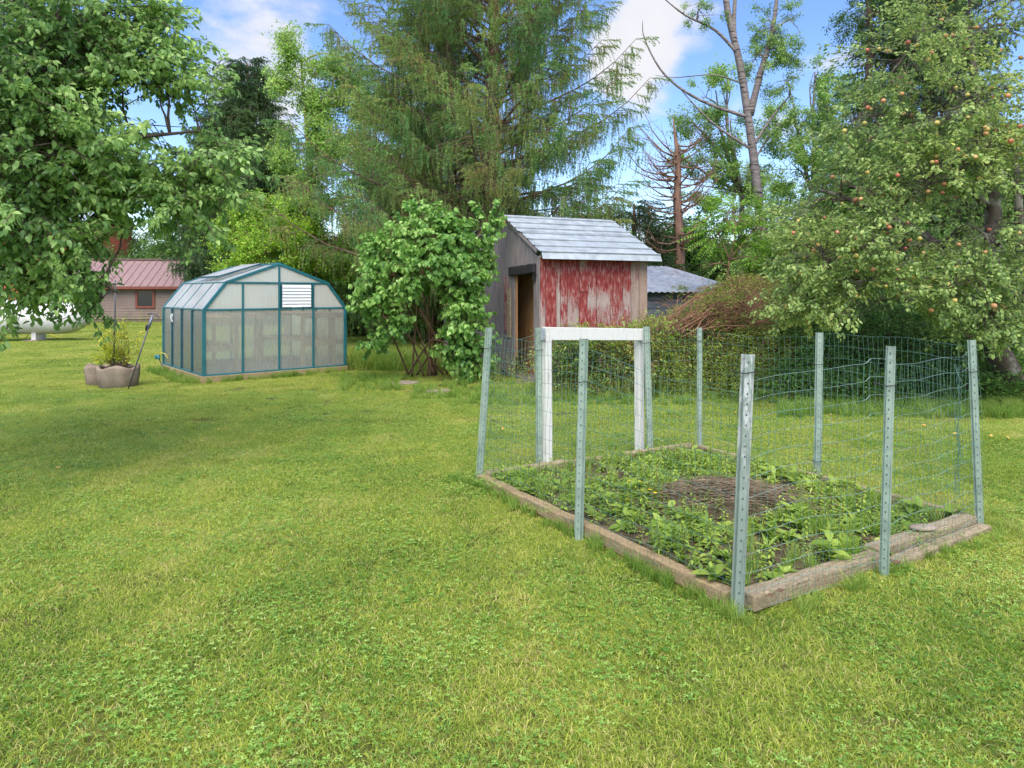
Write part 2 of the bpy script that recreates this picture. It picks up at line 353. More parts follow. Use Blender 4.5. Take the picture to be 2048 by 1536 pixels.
# ------------------------------------------------------------------ object helpers
def base_of(o):
    v = Vector((0, 0, 0))
    while o is not None: v = v + o.location; o = o.parent
    return v
def thing(name, label, cat, loc=(0, 0, 0), group=None):
    o = bpy.data.objects.new(name, None); C.objects.link(o); o.location = loc
    o['label'] = label; o['category'] = cat
    if group: o['group'] = group
    o.empty_display_size = .2
    return o
def tag(o, label=None, cat=None, group=None, kind=None):
    for k, v in (('label', label), ('category', cat), ('group', group), ('kind', kind)):
        if v: o[k] = v
    return o
def link_mesh(name, me, parent=None, loc=(0, 0, 0)):
    o = bpy.data.objects.new(name, me); C.objects.link(o); o.parent = parent; o.location = loc; return o

class MB:
    def __init__(self): self.v = []; self.f = []; self.uv = []; self.n = 0
    def add(self, vs, fs, uvs=None):
        o = self.n; self.v += [tuple(x) for x in vs]; self.f += [tuple(i + o for i in f) for f in fs]; self.n += len(vs)
        self.uv += list(uvs) if uvs is not None else [(x[0], x[2]) for x in vs]
    def hexa(self, p):   # 8 corner points: bottom 4 then top 4
        self.add(p, [(3, 2, 1, 0), (4, 5, 6, 7), (0, 1, 5, 4), (1, 2, 6, 5), (2, 3, 7, 6), (3, 0, 4, 7)])
    def box(self, c, s, rz=0, rx=0, ry=0):
        R = Matrix.Rotation(rz, 3, 'Z') @ Matrix.Rotation(ry, 3, 'Y') @ Matrix.Rotation(rx, 3, 'X'); c = Vector(c)
        P = [c + R @ Vector((x * s[0] / 2, y * s[1] / 2, z * s[2] / 2)) for z in (-1, 1) for x, y in ((-1, -1), (1, -1), (1, 1), (-1, 1))]
        self.hexa(P)
    def bar(self, a, b, w, h, up=(0, 0, 1), segs=1, wob=0):
        a, b = Vector(a), Vector(b); d = (b - a); L = d.length; d.normalize(); up = Vector(up)
        s = d.cross(up)
        if s.length < 1e-4: s = d.cross(Vector((0, 1, 0)))
        s.normalize(); u = s.cross(d).normalized()
        vs, fs, uv = [], [], []
        for i in range(segs + 1):
            p = a + d * L * i / segs
            j = (random.uniform(-wob, wob) if wob else 0); k = (random.uniform(-wob, wob) if wob else 0)
            for q, (x, y) in enumerate(((-1, -1), (1, -1), (1, 1), (-1, 1))):
                vs.append(p + s * (x * w / 2 + j) + u * (y * h / 2 + k)); uv.append((L * i / segs, q * .3 + a.x))
        for i in range(segs):
            for q in range(4): fs.append((i * 4 + q, i * 4 + (q + 1) % 4, (i + 1) * 4 + (q + 1) % 4, (i + 1) * 4 + q))
        fs += [(3, 2, 1, 0), tuple(segs * 4 + q for q in range(4))]
        self.add(vs, fs, uv)
    def tube(self, pts, r, n=6, cap=True):
        pts = [Vector(p) for p in pts]; m = len(pts)
        rr = r if hasattr(r, '__len__') else [r] * m
        vs, fs, uv = [], [], []
        t0 = (pts[1] - pts[0]).normalized(); ref = Vector((0, 0, 1)) if abs(t0.z) < .9 else Vector((1, 0, 0))
        s = t0.cross(ref).normalized(); L = 0
        for i in range(m):
            t = (pts[min(i + 1, m - 1)] - pts[max(i - 1, 0)])
            if t.length < 1e-9: t = t0.copy()
            t.normalize(); s = (s - t * s.dot(t))
            if s.length < 1e-6: s = t.orthogonal()
            s.normalize(); u = t.cross(s)
            if i: L += (pts[i] - pts[i - 1]).length
            for k in range(n):
                a = 2 * math.pi * k / n; vs.append(pts[i] + (s * math.cos(a) + u * math.sin(a)) * rr[i]); uv.append((L, k / n))
        for i in range(m - 1):
            for k in range(n): fs.append((i * n + k, i * n + (k + 1) % n, (i + 1) * n + (k + 1) % n, (i + 1) * n + k))
        if cap and n > 2: fs += [tuple(range(n))[::-1], tuple((m - 1) * n + k for k in range(n))]
        self.add(vs, fs, uv)
    def prism(self, poly, depth_vec):
        """poly: list of 3-d points of one face, extruded along depth_vec"""
        n = len(poly); d = Vector(depth_vec); vs = [Vector(p) for p in poly] + [Vector(p) + d for p in poly]
        fs = [tuple(range(n))[::-1], tuple(range(n, 2 * n))] + [(i, (i + 1) % n, n + (i + 1) % n, n + i) for i in range(n)]
        self.add(vs, fs)
    def sphere(self, c, r, n=10, m=7, sc=(1, 1, 1)):
        c = Vector(c); vs = [c + Vector((0, 0, -r * sc[2]))]; fs = []
        for j in range(1, m):
            ph = -math.pi / 2 + math.pi * j / m
            for i in range(n):
                a = 2 * math.pi * i / n; vs.append(c + Vector((math.cos(a) * math.cos(ph) * r * sc[0], math.sin(a) * math.cos(ph) * r * sc[1], math.sin(ph) * r * sc[2])))
        vs.append(c + Vector((0, 0, r * sc[2]))); top = len(vs) - 1
        for i in range(n): fs.append((0, 1 + (i + 1) % n, 1 + i)); fs.append((top, top - n + i, top - n + (i + 1) % n))
        for j in range(m - 2):
            for i in range(n): fs.append((1 + j * n + i, 1 + j * n + (i + 1) % n, 1 + (j + 1) * n + (i + 1) % n, 1 + (j + 1) * n + i))
        self.add(vs, fs)
    def mesh(self, name, mat, base=Vector((0, 0, 0)), smooth=False):
        me = bpy.data.meshes.new(name)
        b = Vector(base)
        me.from_pydata([(x[0] - b.x, x[1] - b.y, x[2] - b.z) for x in self.v], [], self.f)
        if mat: me.materials.append(mat)
        if smooth: me.polygons.foreach_set('use_smooth', [True] * len(me.polygons))
        if self.uv:
            uvl = me.uv_layers.new(name='UVMap'); idx = np.empty(len(me.loops), dtype=np.int32); me.loops.foreach_get('vertex_index', idx)
            uvl.data.foreach_set('uv', np.array(self.uv, dtype=np.float32)[idx].ravel())
        me.update(); return me
    def build(self, name, mat, parent=None, smooth=False, bevel=0):
        me = self.mesh(name, mat, base_of(parent), smooth)
        o = link_mesh(name, me, parent)
        if bevel:
            b = o.modifiers.new('bevel', 'BEVEL'); b.width = bevel; b.segments = 2; b.limit_method = 'ANGLE'
        return o
    def top(self, name, mat, label, cat, group=None, smooth=False, bevel=0):
        """a thing that is one mesh, with its origin at its base"""
        a = np.array(self.v); b = Vector((float((a[:, 0].min() + a[:, 0].max()) / 2), float((a[:, 1].min() + a[:, 1].max()) / 2), float(a[:, 2].min())))
        me = self.mesh(name, mat, b, smooth); o = link_mesh(name, me, None, b); tag(o, label, cat, group)
        if bevel:
            m = o.modifiers.new('bevel', 'BEVEL'); m.width = bevel; m.segments = 2; m.limit_method = 'ANGLE'
        return o

# ------------------------------------------------------------------ leaf sprays, instanced over plants
def raw_mesh(name, V, F3=None, F4=None, rnd=None, mats=(), midx=None, smooth=False):
    me = bpy.data.meshes.new(name)
    faces = []
    n3 = 0 if F3 is None else len(F3); n4 = 0 if F4 is None else len(F4)
    loops = []; starts = []; tot = []
    k = 0
    idx = np.concatenate([np.asarray(F3, dtype=np.int32).ravel() if n3 else np.empty(0, np.int32), np.asarray(F4, dtype=np.int32).ravel() if n4 else np.empty(0, np.int32)])
    st = np.concatenate([np.arange(n3) * 3, n3 * 3 + np.arange(n4) * 4]).astype(np.int32)
    me.vertices.add(len(V)); me.vertices.foreach_set('co', np.asarray(V, dtype=np.float32).ravel())
    me.loops.add(len(idx)); me.loops.foreach_set('vertex_index', idx)
    me.polygons.add(n3 + n4); me.polygons.foreach_set('loop_start', st)
    for m in mats: me.materials.append(m)
    if midx is not None: me.polygons.foreach_set('material_index', np.asarray(midx, dtype=np.int32))
    if smooth: me.polygons.foreach_set('use_smooth', np.ones(n3 + n4, dtype=bool))
    me.update(calc_edges=True); me.validate()
    if rnd is not None:
        a = me.attributes.new('rnd', 'FLOAT', 'FACE'); a.data.foreach_set('value', np.asarray(rnd, dtype=np.float32)[:len(me.polygons)])
    return me

SHAPES = {   # leaf outlines: (x along, half width, z of the edge), unit length
    'ellipse': [(0, 0), (.25, .22), (.55, .27), (.82, .16), (1, 0)],
    'heart': [(0, 0), (.12, .36), (.4, .42), (.72, .24), (1, 0)],
    'narrow': [(0, 0), (.3, .10), (.65, .08), (1, 0)],
    'diamond': [(0, 0), (.45, .3), (1, 0)],
    'thin': [(0, 0), (.4, .16), (1, 0)],
    'broad': [(0, .02), (.3, .2), (.6, .3), (.85, .2), (1, 0)],
}
def leaf_geo(shape, fold=.25, droop=.2):
    pts = SHAPES[shape]; V = []; F = []
    V.append((0, 0, 0)); prev = (0,)
    mid = [0]
    for (x, w) in pts[1:-1]:
        z = -droop * x * x; k = len(V)
        V += [(x, w, z + w * fold), (x, 0, z), (x, -w, z + w * fold)]
        if len(prev) == 1: F += [(0, k + 1, k), (0, k + 2, k + 1)]
        else:
            a = prev[0]; F += [(a, a + 1, k + 1), (a, k + 1, k), (a + 1, a + 2, k + 2), (a + 1, k + 2, k + 1)]
        prev = (k,)
        if len(prev) == 1: prev = (k, 1)
    k = len(V); V.append((1, 0, -droop)); a = prev[0]; F += [(a, a + 1, k), (a + 1, a + 2, k)]
    return np.array(V, dtype=float), np.array(F, dtype=int)
def rotm(yaw, pitch, roll):
    return np.array(Matrix.Rotation(yaw, 3, 'Z') @ Matrix.Rotation(pitch, 3, 'Y') @ Matrix.Rotation(roll, 3, 'X'))

class Cluster:
    def __init__(self): self.V = []; self.F = []; self.r = []; self.mi = []; self.n = 0
    def put(self, V, F, R, t, s, rnd, mi=0):
        v = (V * s) @ R.T + np.asarray(t); self.V.append(v); self.F.append(F + self.n); self.n += len(v)
        self.r += [rnd] * len(F); self.mi += [mi] * len(F)
    def stem(self, pts, r0, r1):
        pts = np.array(pts); m = len(pts); V = []
        for i, p in enumerate(pts):
            r = r0 + (r1 - r0) * i / (m - 1)
            for k in range(3):
                a = k * 2.094; V.append(p + np.array((0, math.cos(a) * r, math.sin(a) * r)) if abs(pts[-1][0] - pts[0][0]) > abs(pts[-1][2] - pts[0][2]) else p + np.array((math.cos(a) * r, math.sin(a) * r, 0)))
        F = []
        for i in range(m - 1):
            for k in range(3):
                a, b = i * 3 + k, i * 3 + (k + 1) % 3; F += [(a, b, b + 3), (a, b + 3, a + 3)]
        self.put(np.array(V), np.array(F), np.eye(3), (0, 0, 0), 1, .5, 1)
    def mesh(self, name, mats): return raw_mesh(name, np.concatenate(self.V), np.concatenate(self.F), None, self.r, mats, self.mi)

COLLS = {}
def coll_of(name, meshes):
    c = bpy.data.collections.new(name)
    for i, me in enumerate(meshes):
        o = bpy.data.objects.new('%s_%02d' % (name, i), me); c.objects.link(o)
    COLLS[name] = (c, len(meshes)); return c
R_ = random.uniform
def twig_cluster(name, variants, nl, L, leaf, shape, leafm, barkm, spread=50, droop=.25, fold=.22, side=0.0, jit=1.0, hang=25):
    """a leafy twig growing along +X"""
    LV, LF = leaf_geo(shape, fold, droop); ms = []
    for q in range(variants):
        c = Cluster(); bend = R_(-.15, .1); yb = R_(-.15, .15)
        P = lambda t: np.array((L * t, L * yb * t * t, L * bend * t * t))
        c.stem([P(t) for t in (0, .35, .7, 1)], .004 * L / .3, .0015 * L / .3)
        nb = 2 if L > .3 else 1
        for i in range(nl):
            t = R_(.05, 1.0) if i else 1.0
            p = P(t)
            p = p + np.array((0, R_(-side, side), R_(-side, side) * .7))
            yaw = (1 if i % 2 else -1) * rad(spread + R_(-25, 25) * jit) * (1 - .5 * t) + R_(-.3, .3) * jit
            if i == 0: yaw = R_(-.2, .2)
            c.put(LV, LF, rotm(yaw, rad(hang) + R_(-.5, .5) * jit, R_(-.7, .7) * jit), p, leaf * R_(.7, 1.15), random.random())
        ms.append(c.mesh(name, [leafm, barkm]))
    return coll_of(name, ms)
def bushy_cluster(name, variants, nl, R, leaf, shape, leafm, barkm):
    """a loose ball of small leaves for far crowns"""
    LV, LF = leaf_geo(shape, .2, .15); ms = []
    for q in range(variants):
        c = Cluster(); tips = [np.array((R_(.2, 1), R_(-.6, .6), R_(-.5, .5))) * R for _ in range(6)]
        for tp in tips: c.stem([(0, 0, 0), tuple(tp * .5 + np.array((0, 0, .04 * R))), tuple(tp)], .006, .002)
        for i in range(nl):
            tp = random.choice(tips); t = R_(.25, 1.05)
            p = tp * t + np.array((R_(-1, 1), R_(-1, 1), R_(-1, .6))) * R * .22
            c.put(LV, LF, rotm(R_(0, 6.28), R_(-.3, .9), R_(-.9, .9)), p, leaf * R_(.65, 1.2), random.random())
        ms.append(c.mesh(name, [leafm, barkm]))
    return coll_of(name, ms)
def needle_strand(c, P0, d0, L, n, nl, nw, curl=.6, matidx=0, rnd=None):
    """one twig with needles; numpy built"""
    t = np.sort(RNG.random(n)) ; d0 = np.array(d0, float); d0 /= np.linalg.norm(d0)
    g = np.array((0, 0, -1.0))
    pos = np.array(P0)[None, :] + d0[None, :] * (L * t)[:, None] + g[None, :] * (curl * L * t * t * .5)[:, None]
    dirs = d0[None, :] + g[None, :] * (curl * t)[:, None]; dirs /= np.linalg.norm(dirs, axis=1)[:, None]
    rv = RNG.normal(size=(n, 3)); rv -= dirs * (rv * dirs).sum(1)[:, None]; rv /= np.linalg.norm(rv, axis=1)[:, None]
    nd = dirs * .75 + rv * .75; w = np.cross(nd, RNG.normal(size=(n, 3))); w /= np.linalg.norm(w, axis=1)[:, None]
    ln = nl * (.7 + .6 * RNG.random(n)) * (1 - .35 * t)
    A = pos - w * nw; B = pos + w * nw; T = pos + nd * ln[:, None]
    V = np.stack([A, B, T], 1).reshape(-1, 3); F = np.arange(n * 3).reshape(-1, 3)
    c.V.append(V); c.F.append(F + c.n); c.n += len(V)
    b = random.random() * .6 if rnd is None else rnd
    c.r += list(np.clip(b + RNG.random(n) * .4, 0, 1)); c.mi += [matidx] * n
def spruce_cluster(name, variants, kind, needm, barkm, deadm, scale=1.0):
    ms = []
    for q in range(variants):
        c = Cluster()
        if kind == 'curtain':      # twigs hanging from a bough running along +X
            L = .55 * scale; c.stem([(0, 0, 0), (L * .5, 0, .01), (L, 0, -.03)], .008, .004)
            for i in range(7):
                x = R_(0, L); dead = random.random() < .2
                needle_strand(c, (x, R_(-.06, .06), 0), (R_(-.1, .35), R_(-.25, .25), -1), R_(.2, .6) * scale, 40, .05 * scale, .0095 * scale if not dead else .003 * scale, .3, 2 if dead else 0)
        elif kind == 'tip':
            L = .6 * scale; c.stem([(0, 0, 0), (L * .5, 0, 0), (L, 0, -.05)], .006, .002)
            needle_strand(c, (0, 0, 0), (1, 0, 0), L, 60, .055 * scale, .010 * scale, .2)
            for i in range(7):
                x = L * (i + 1) / 8; s = -1 if i % 2 else 1
                needle_strand(c, (x, 0, 0), (1, s * R_(.5, 1.1), R_(-.3, .1)), (L - x) * .6 + .12 * scale, 36, .052 * scale, .010 * scale, .7)
            for i in range(4): needle_strand(c, (R_(0, L), 0, 0), (.3, R_(-.2, .2), -1), R_(.15, .35) * scale, 30, .04 * scale, .004 * scale, .2)
        ms.append(c.mesh(name, [needm, barkm, deadm]))
    return coll_of(name, ms)

NG = {}
def node_group(cname):
    if cname in NG: return NG[cname]
    g = bpy.data.node_groups.new('spread_' + cname, 'GeometryNodeTree')
    g.interface.new_socket('Geometry', in_out='INPUT', socket_type='NodeSocketGeometry')
    g.interface.new_socket('Geometry', in_out='OUTPUT', socket_type='NodeSocketGeometry')
    n = g.nodes; l = g.links
    i = n.new('NodeGroupInput'); o = n.new('NodeGroupOutput'); ip = n.new('GeometryNodeInstanceOnPoints')
    m2p = n.new('GeometryNodeMeshToPoints')
    ci = n.new('GeometryNodeCollectionInfo'); ci.inputs['Collection'].default_value = COLLS[cname][0]
    ci.inputs['Separate Children'].default_value = True; ci.inputs['Reset Children'].default_value = True
    def na(nm, ty):
        a = n.new('GeometryNodeInputNamedAttribute'); a.data_type = ty; a.inputs['Name'].default_value = nm
        return [s for s in a.outputs if s.enabled][0]
    l.new(i.outputs[0], m2p.inputs[0]); l.new(m2p.outputs[0], ip.inputs['Points']); l.new(ci.outputs[0], ip.inputs['Instance'])
    ip.inputs['Pick Instance'].default_value = True
    l.new(na('idx', 'INT'), ip.inputs['Instance Index'])
    e = n.new('FunctionNodeEulerToRotation'); l.new(na('rot', 'FLOAT_VECTOR'), e.inputs[0]); l.new(e.outputs[0], ip.inputs['Rotation'])
    l.new(na('scl', 'FLOAT'), ip.inputs['Scale'])
    l.new(ip.outputs[0], o.inputs[0]); NG[cname] = g; return g
def spread(name, cname, pts, rots, scls, parent=None, idx=None, loc=None):
    pts = np.asarray(pts, dtype=np.float32); N = len(pts)
    b = base_of(parent) if loc is None else Vector(loc)
    me = bpy.data.meshes.new(name); me.vertices.add(N)
    me.vertices.foreach_set('co', (pts - np.array(b, dtype=np.float32)).ravel())
    a = me.attributes.new('rot', 'FLOAT_VECTOR', 'POINT'); a.data.foreach_set('vector', np.asarray(rots, dtype=np.float32).ravel())
    a = me.attributes.new('scl', 'FLOAT', 'POINT'); a.data.foreach_set('value', np.asarray(scls, dtype=np.float32).ravel())
    if idx is None: idx = RNG.integers(0, COLLS[cname][1], N)
    a = me.attributes.new('idx', 'INT', 'POINT'); a.data.foreach_set('value', np.asarray(idx, dtype=np.int32))
    me.update()
    o = link_mesh(name, me, parent, (0, 0, 0) if loc is None else b)
    m = o.modifiers.new('spread', 'NODES'); m.node_group = node_group(cname); return o
def euler_of(d, roll=0.0):
    d = Vector(d).normalized(); return (roll, -math.asin(max(-1, min(1, d.z))), math.atan2(d.y, d.x))

# ------------------------------------------------------------------ tree builders
def curve(a, b, sag=0.0, n=5, wob=.0, up=0.0):
    a, b = Vector(a), Vector(b); L = (b - a).length; out = []
    w1 = Vector((R_(-1, 1), R_(-1, 1), R_(-1, 1))) * wob * L
    for i in range(n + 1):
        t = i / n; p = a.lerp(b, t); k = math.sin(math.pi * t)
        out.append(p + Vector((0, 0, 1)) * (up - sag) * L * k + w1 * k + Vector((R_(-1, 1), R_(-1, 1), R_(-1, 1))) * wob * .25 * L * (0 < i < n))
    return out
def along(P, t):
    k = t * (len(P) - 1); i = min(int(k), len(P) - 2); return P[i].lerp(P[i + 1], k - i)
def in_ball(shell=.5):
    while True:
        v = Vector((R_(-1, 1), R_(-1, 1), R_(-1, 1)))
        if .05 < v.length < 1:
            if v.length > shell or random.random() < .5: return v
def broadleaf(name, label, cat, trunk, r0, r1, lobes, cname, bark, group=None, cl=(.8, 1.2), twig_r=.012, per=3, hang=.25, shell=.5, trunk2=(), limb_r=None, minz=.3, gap=(.9, -.12)):
    base = Vector(trunk[0]); T = thing(name, label, cat, base, group)
    mt = MB(); n = len(trunk)
    def spline(pts):
        P = [Vector(p) for p in pts]; out = []
        for i in range(len(P) - 1):
            p0, p1, p2, p3 = P[max(i - 1, 0)], P[i], P[i + 1], P[min(i + 2, len(P) - 1)]
            for k in range(5):
                t = k / 5
                out.append(.5 * ((2 * p1) + (p2 - p0) * t + (2 * p0 - 5 * p1 + 4 * p2 - p3) * t * t + (3 * p1 - p0 - 3 * p2 + p3) * t ** 3))
        return out + [P[-1]]
    tr = spline(trunk); rr = [(r0 + (r1 - r0) * i / (len(tr) - 1)) * (1 + .35 * math.exp(-i * .9)) for i in range(len(tr))]
    mt.tube(tr, rr, 10)
    for (pp, a, b) in trunk2:
        q = spline(pp); mt.tube(q, [a + (b - a) * i / (len(q) - 1) for i in range(len(q))], 8)
    mt.build('trunk', bark, T, True)
    lm = MB(); P, Rt, Sc = [], [], []
    anchors = [p for p in tr[len(tr) // 3:]]
    for (pp, a, b) in trunk2: anchors += spline(pp)[2:]
    for (c, rad3, cnt) in lobes:
        c = Vector(c); rad3 = Vector(rad3)
        best = min(anchors, key=lambda p: (p - c).length + (3 if p.z > c.z + .2 else 0) * 1.0)
        lr = limb_r or max(.02, min(r0 * .5, .018 * (c - best).length + .02))
        end = c + Vector((R_(-.3, .3) * rad3.x, R_(-.3, .3) * rad3.y, .3 * rad3.z))
        lp = curve(best, end, 0, 6, .07, .08); lm.tube(lp, [lr * (1 - .75 * i / 6) for i in range(7)], 6)
        subs = [lp]
        for k in range(max(2, cnt // 25)):
            v = in_ball(.3); e = c + Vector((v.x * rad3.x, v.y * rad3.y, v.z * rad3.z)) * .75
            sp = curve(along(lp, R_(.35, .95)), e, 0, 4, .08, .05); lm.tube(sp, [lr * .4 * (1 - .7 * i / 4) for i in range(5)], 5); subs.append(sp)
        for k in range(cnt):
            v = in_ball(shell); p = c + Vector((v.x * rad3.x, v.y * rad3.y, v.z * rad3.z))
            if p.z < minz: continue
            if gap and mnoise.noise(Vector((p.x, p.y * .5, p.z)) * gap[0] + Vector((3.1, 7, 1))) < gap[1]: continue
            s = min((along(random.choice(subs), R_(.3, 1)) for _ in range(4)), key=lambda q: (q - p).length)
            tw = curve(s, p, 0, 3, .1, .05)
            if twig_r: lm.tube(tw, [twig_r, twig_r * .75, twig_r * .5, twig_r * .3], 3, False)
            d = (p - c).normalized() * .6 + (p - s).normalized() * .6 + Vector((R_(-.4, .4), R_(-.4, .4), -hang + R_(-.3, .3)))
            for j in range(per):
                t = 1 - j * .22; q = along(tw, max(.3, t))
                dd = d + Vector((R_(-.8, .8), R_(-.8, .8), R_(-.5, .5))) * (.3 + .35 * j)
                P.append(q); Rt.append(euler_of(dd, R_(-.5, .5))); Sc.append(R_(*cl))
    tag(lm.build('branches', bark, T, True), kind='stuff')
    o = spread('crown', cname, P, Rt, Sc, T); tag(o, kind='stuff')
    return T, P, Rt, Sc
def spruce(name, label, base, H, Rb, z0, coll_c, coll_t, n_whorl, bark, dens=1.0, cl=(.8, 1.3), lean=(0, 0), stems=(), angle=-.05, r0=.3, asym=None, group=None, top_r=.04, seed=1, az_lim=None, ncurt=1.0):
    T = thing(name, label, 'spruce tree', base, group); base = Vector(base)
    mt = MB()
    def axis(z): return base + Vector((lean[0] * z / H, lean[1] * z / H, z))
    mt.tube([axis(H * i / 12) for i in range(13)], [r0 + (top_r - r0) * i / 12 for i in range(13)], 10)
    for (off, a, h2, rr) in stems:
        mt.tube([base + Vector(off) * min(1, .3 + i / 4) + Vector((a[0] * i / 8, a[1] * i / 8, h2 * i / 8)) for i in range(9)], [rr * (1 - .8 * i / 8) for i in range(9)], 8)
    mt.build('trunk', bark, T, True)
    bm = MB(); Pc, Rc, Sc, Pt, Rt, St = [], [], [], [], [], []
    for w in range(n_whorl):
        z = z0 + (H - z0) * (w / n_whorl) ** .92; f = (z - z0) / (H - z0)
        Rw = Rb * (1 - f) ** .8 + .25
        nb = random.randint(4, 6)
        a0 = R_(0, 6.28)
        for k in range(nb):
            az = a0 + k * 6.283 / nb + R_(-.35, .35)
            L = Rw * R_(.7, 1.12)
            if asym: L *= asym(az, z)
            if L < .25: continue
            zz = z + R_(-.2, .2); s = axis(zz); dr = Vector((math.cos(az), math.sin(az), 0))
            pitch = angle + .5 * f + R_(-.1, .1)
            n = 7; P = []
            for i in range(n + 1):
                t = i / n; P.append(s + dr * L * t + Vector((0, 0, L * (pitch * t - .32 * t * (1 - f) * math.sin(t * 2.2) + .16 * t ** 3))))
            bm.tube(P, [max(.008, .035 * L / 3 * (1 - .9 * i / n)) for i in range(n + 1)], 5, False)
            nn = int(L * 9 * dens * ncurt)
            for j in range(nn):
                t = R_(.12, 1); p = along(P, t); side = R_(-1, 1) * (.12 + .20 * L * (1 - t) * 1.3)
                yaw = az + (1.1 if side > 0 else -1.1) * R_(.4, 1.1)
                q = p + Vector((-math.sin(az), math.cos(az), 0)) * side + Vector((0, 0, -abs(side) * .25))
                if abs(side) > .25: bm.tube([p, p.lerp(q, .5) + Vector((0, 0, .03)), q], [.008, .006, .004], 3, False)
                Pc.append(q); Rc.append((R_(-.2, .2), R_(.0, .35), yaw)); Sc.append(R_(*cl) * (.75 + .35 * (1 - f)))
            nt = int(L * 4 * dens) + 2
            for j in range(nt):
                t = 1 - (j / nt) * .75; p = along(P, t); yaw = az + (R_(-.2, .2) if j == 0 else R_(-1.1, 1.1))
                Pt.append(p); Rt.append((R_(-.3, .3), R_(-.15, .35) if j else .0, yaw)); St.append(R_(*cl) * .95)
    bm.build('bough', bark, T)
    tag(spread('needles', coll_c, Pc, Rc, Sc, T), kind='stuff'); tag(spread('shoot_tips', coll_t, Pt, Rt, St, T), kind='stuff')
    return T

# ------------------------------------------------------------------ spray kinds
twig_cluster('cherry_twig', 10, 26, .40, .058, 'ellipse', M['leaf_cherry'], M['bark_dark'], 55, .45, .38, .035, 1.4, 25)
twig_cluster('apple_twig', 8, 20, .30, .054, 'ellipse', M['leaf_apple'], M['bark_apple'], 60, .2, .2, .05, 1.2, 15)
twig_cluster('lilac_twig', 8, 15, .26, .080, 'heart', M['leaf_lilac'], M['stem_brown'], 60, .4, .22, .04, 1.1, 40)
bushy_cluster('birch_spray', 6, 60, .55, .085, 'diamond', M['leaf_birch'], M['twig_pale'])
bushy_cluster('yellowgreen_spray', 6, 70, .4, .07, 'diamond', M['leaf_yellowgreen'], M['stem_brown'])
bushy_cluster('locust_spray', 6, 70, .55, .09, 'diamond', M['leaf_locust'], M['bark_grey'])
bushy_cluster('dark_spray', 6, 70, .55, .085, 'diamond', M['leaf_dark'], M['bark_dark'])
bushy_cluster('weed_spray', 6, 50, .28, .055, 'thin', M['leaf_weed_mixed'], M['stem_brown'])
spruce_cluster('spruce_curtain', 8, 'curtain', M['needle'], M['bark_spruce'], M['needle_dead'], 1.0)
spruce_cluster('spruce_tip', 6, 'tip', M['needle'], M['bark_spruce'], M['needle_dead'], 1.0)
spruce_cluster('far_curtain', 5, 'curtain', M['needle_dark'], M['bark_spruce'], M['needle_dead'], 1.5)
spruce_cluster('far_tip', 5, 'tip', M['needle_dark'], M['bark_spruce'], M['needle_dead'], 1.5)
def frond_cluster(name, variants, m, stemm, n=9, L=.55, ll=.11):
    LV, LF = leaf_geo('thin', .15, .25); ms = []
    for q in range(variants):
        c = Cluster(); P = lambda t: np.array((L * t, 0, -.3 * L * t * t))
        c.stem([P(t) for t in (0, .33, .66, 1)], .005, .002)
        for i in range(n):
            t = .15 + .85 * i / (n - 1)
            for s in (-1, 1): c.put(LV, LF, rotm(s * rad(62 + R_(-8, 8)), rad(18) + R_(-.15, .15), R_(-.3, .3)), P(t), ll * (1.15 - abs(t - .5)) * R_(.85, 1.1), random.random())
        c.put(LV, LF, rotm(0, .5, 0), P(1), ll * .7, random.random()); ms.append(c.mesh(name, [m, stemm]))
    return coll_of(name, ms)
frond_cluster('sumac_frond', 5, M['leaf_bright'], M['stem_brown'])
frond_cluster('walnut_frond', 5, M['leaf_locust'], M['stem_brown'], 8, .6, .13)
frond_cluster('fern_frond', 4, M['leaf_dark'], M['stem_brown'], 14, .6, .09)
def stalk_cluster(name, variants, m, stemm, H=.9, n=34, leaf=.11, shape='narrow'):
    LV, LF = leaf_geo(shape, .2, .4); ms = []
    for q in range(variants):
        c = Cluster(); bx, by = R_(-.15, .15), R_(-.15, .15); P = lambda t: np.array((bx * H * t * t, by * H * t * t, H * t))
        c.stem([P(t) for t in (0, .33, .66, 1)], .005, .002)
        for i in range(n):
            t = .12 + .88 * i / n
            c.put(LV, LF, rotm(i * 2.4 + R_(-.4, .4), R_(-.5, .2), R_(-.4, .4)), P(t), leaf * (1.2 - .6 * t) * R_(.8, 1.2), random.random())
        ms.append(c.mesh(name, [m, stemm]))
    return coll_of(name, ms)
stalk_cluster('weed_stalk', 6, M['leaf_weed'], M['stem_brown'])
stalk_cluster('weed_stalk_mixed', 6, M['leaf_weed_mixed'], M['stem_brown'], .8, 30, .10)
stalk_cluster('low_weed', 6, M['leaf_weed'], M['stem_brown'], .16, 14, .055, 'diamond')
stalk_cluster('low_weed_narrow', 5, M['leaf_weed'], M['stem_brown'], .22, 22, .08, 'narrow')
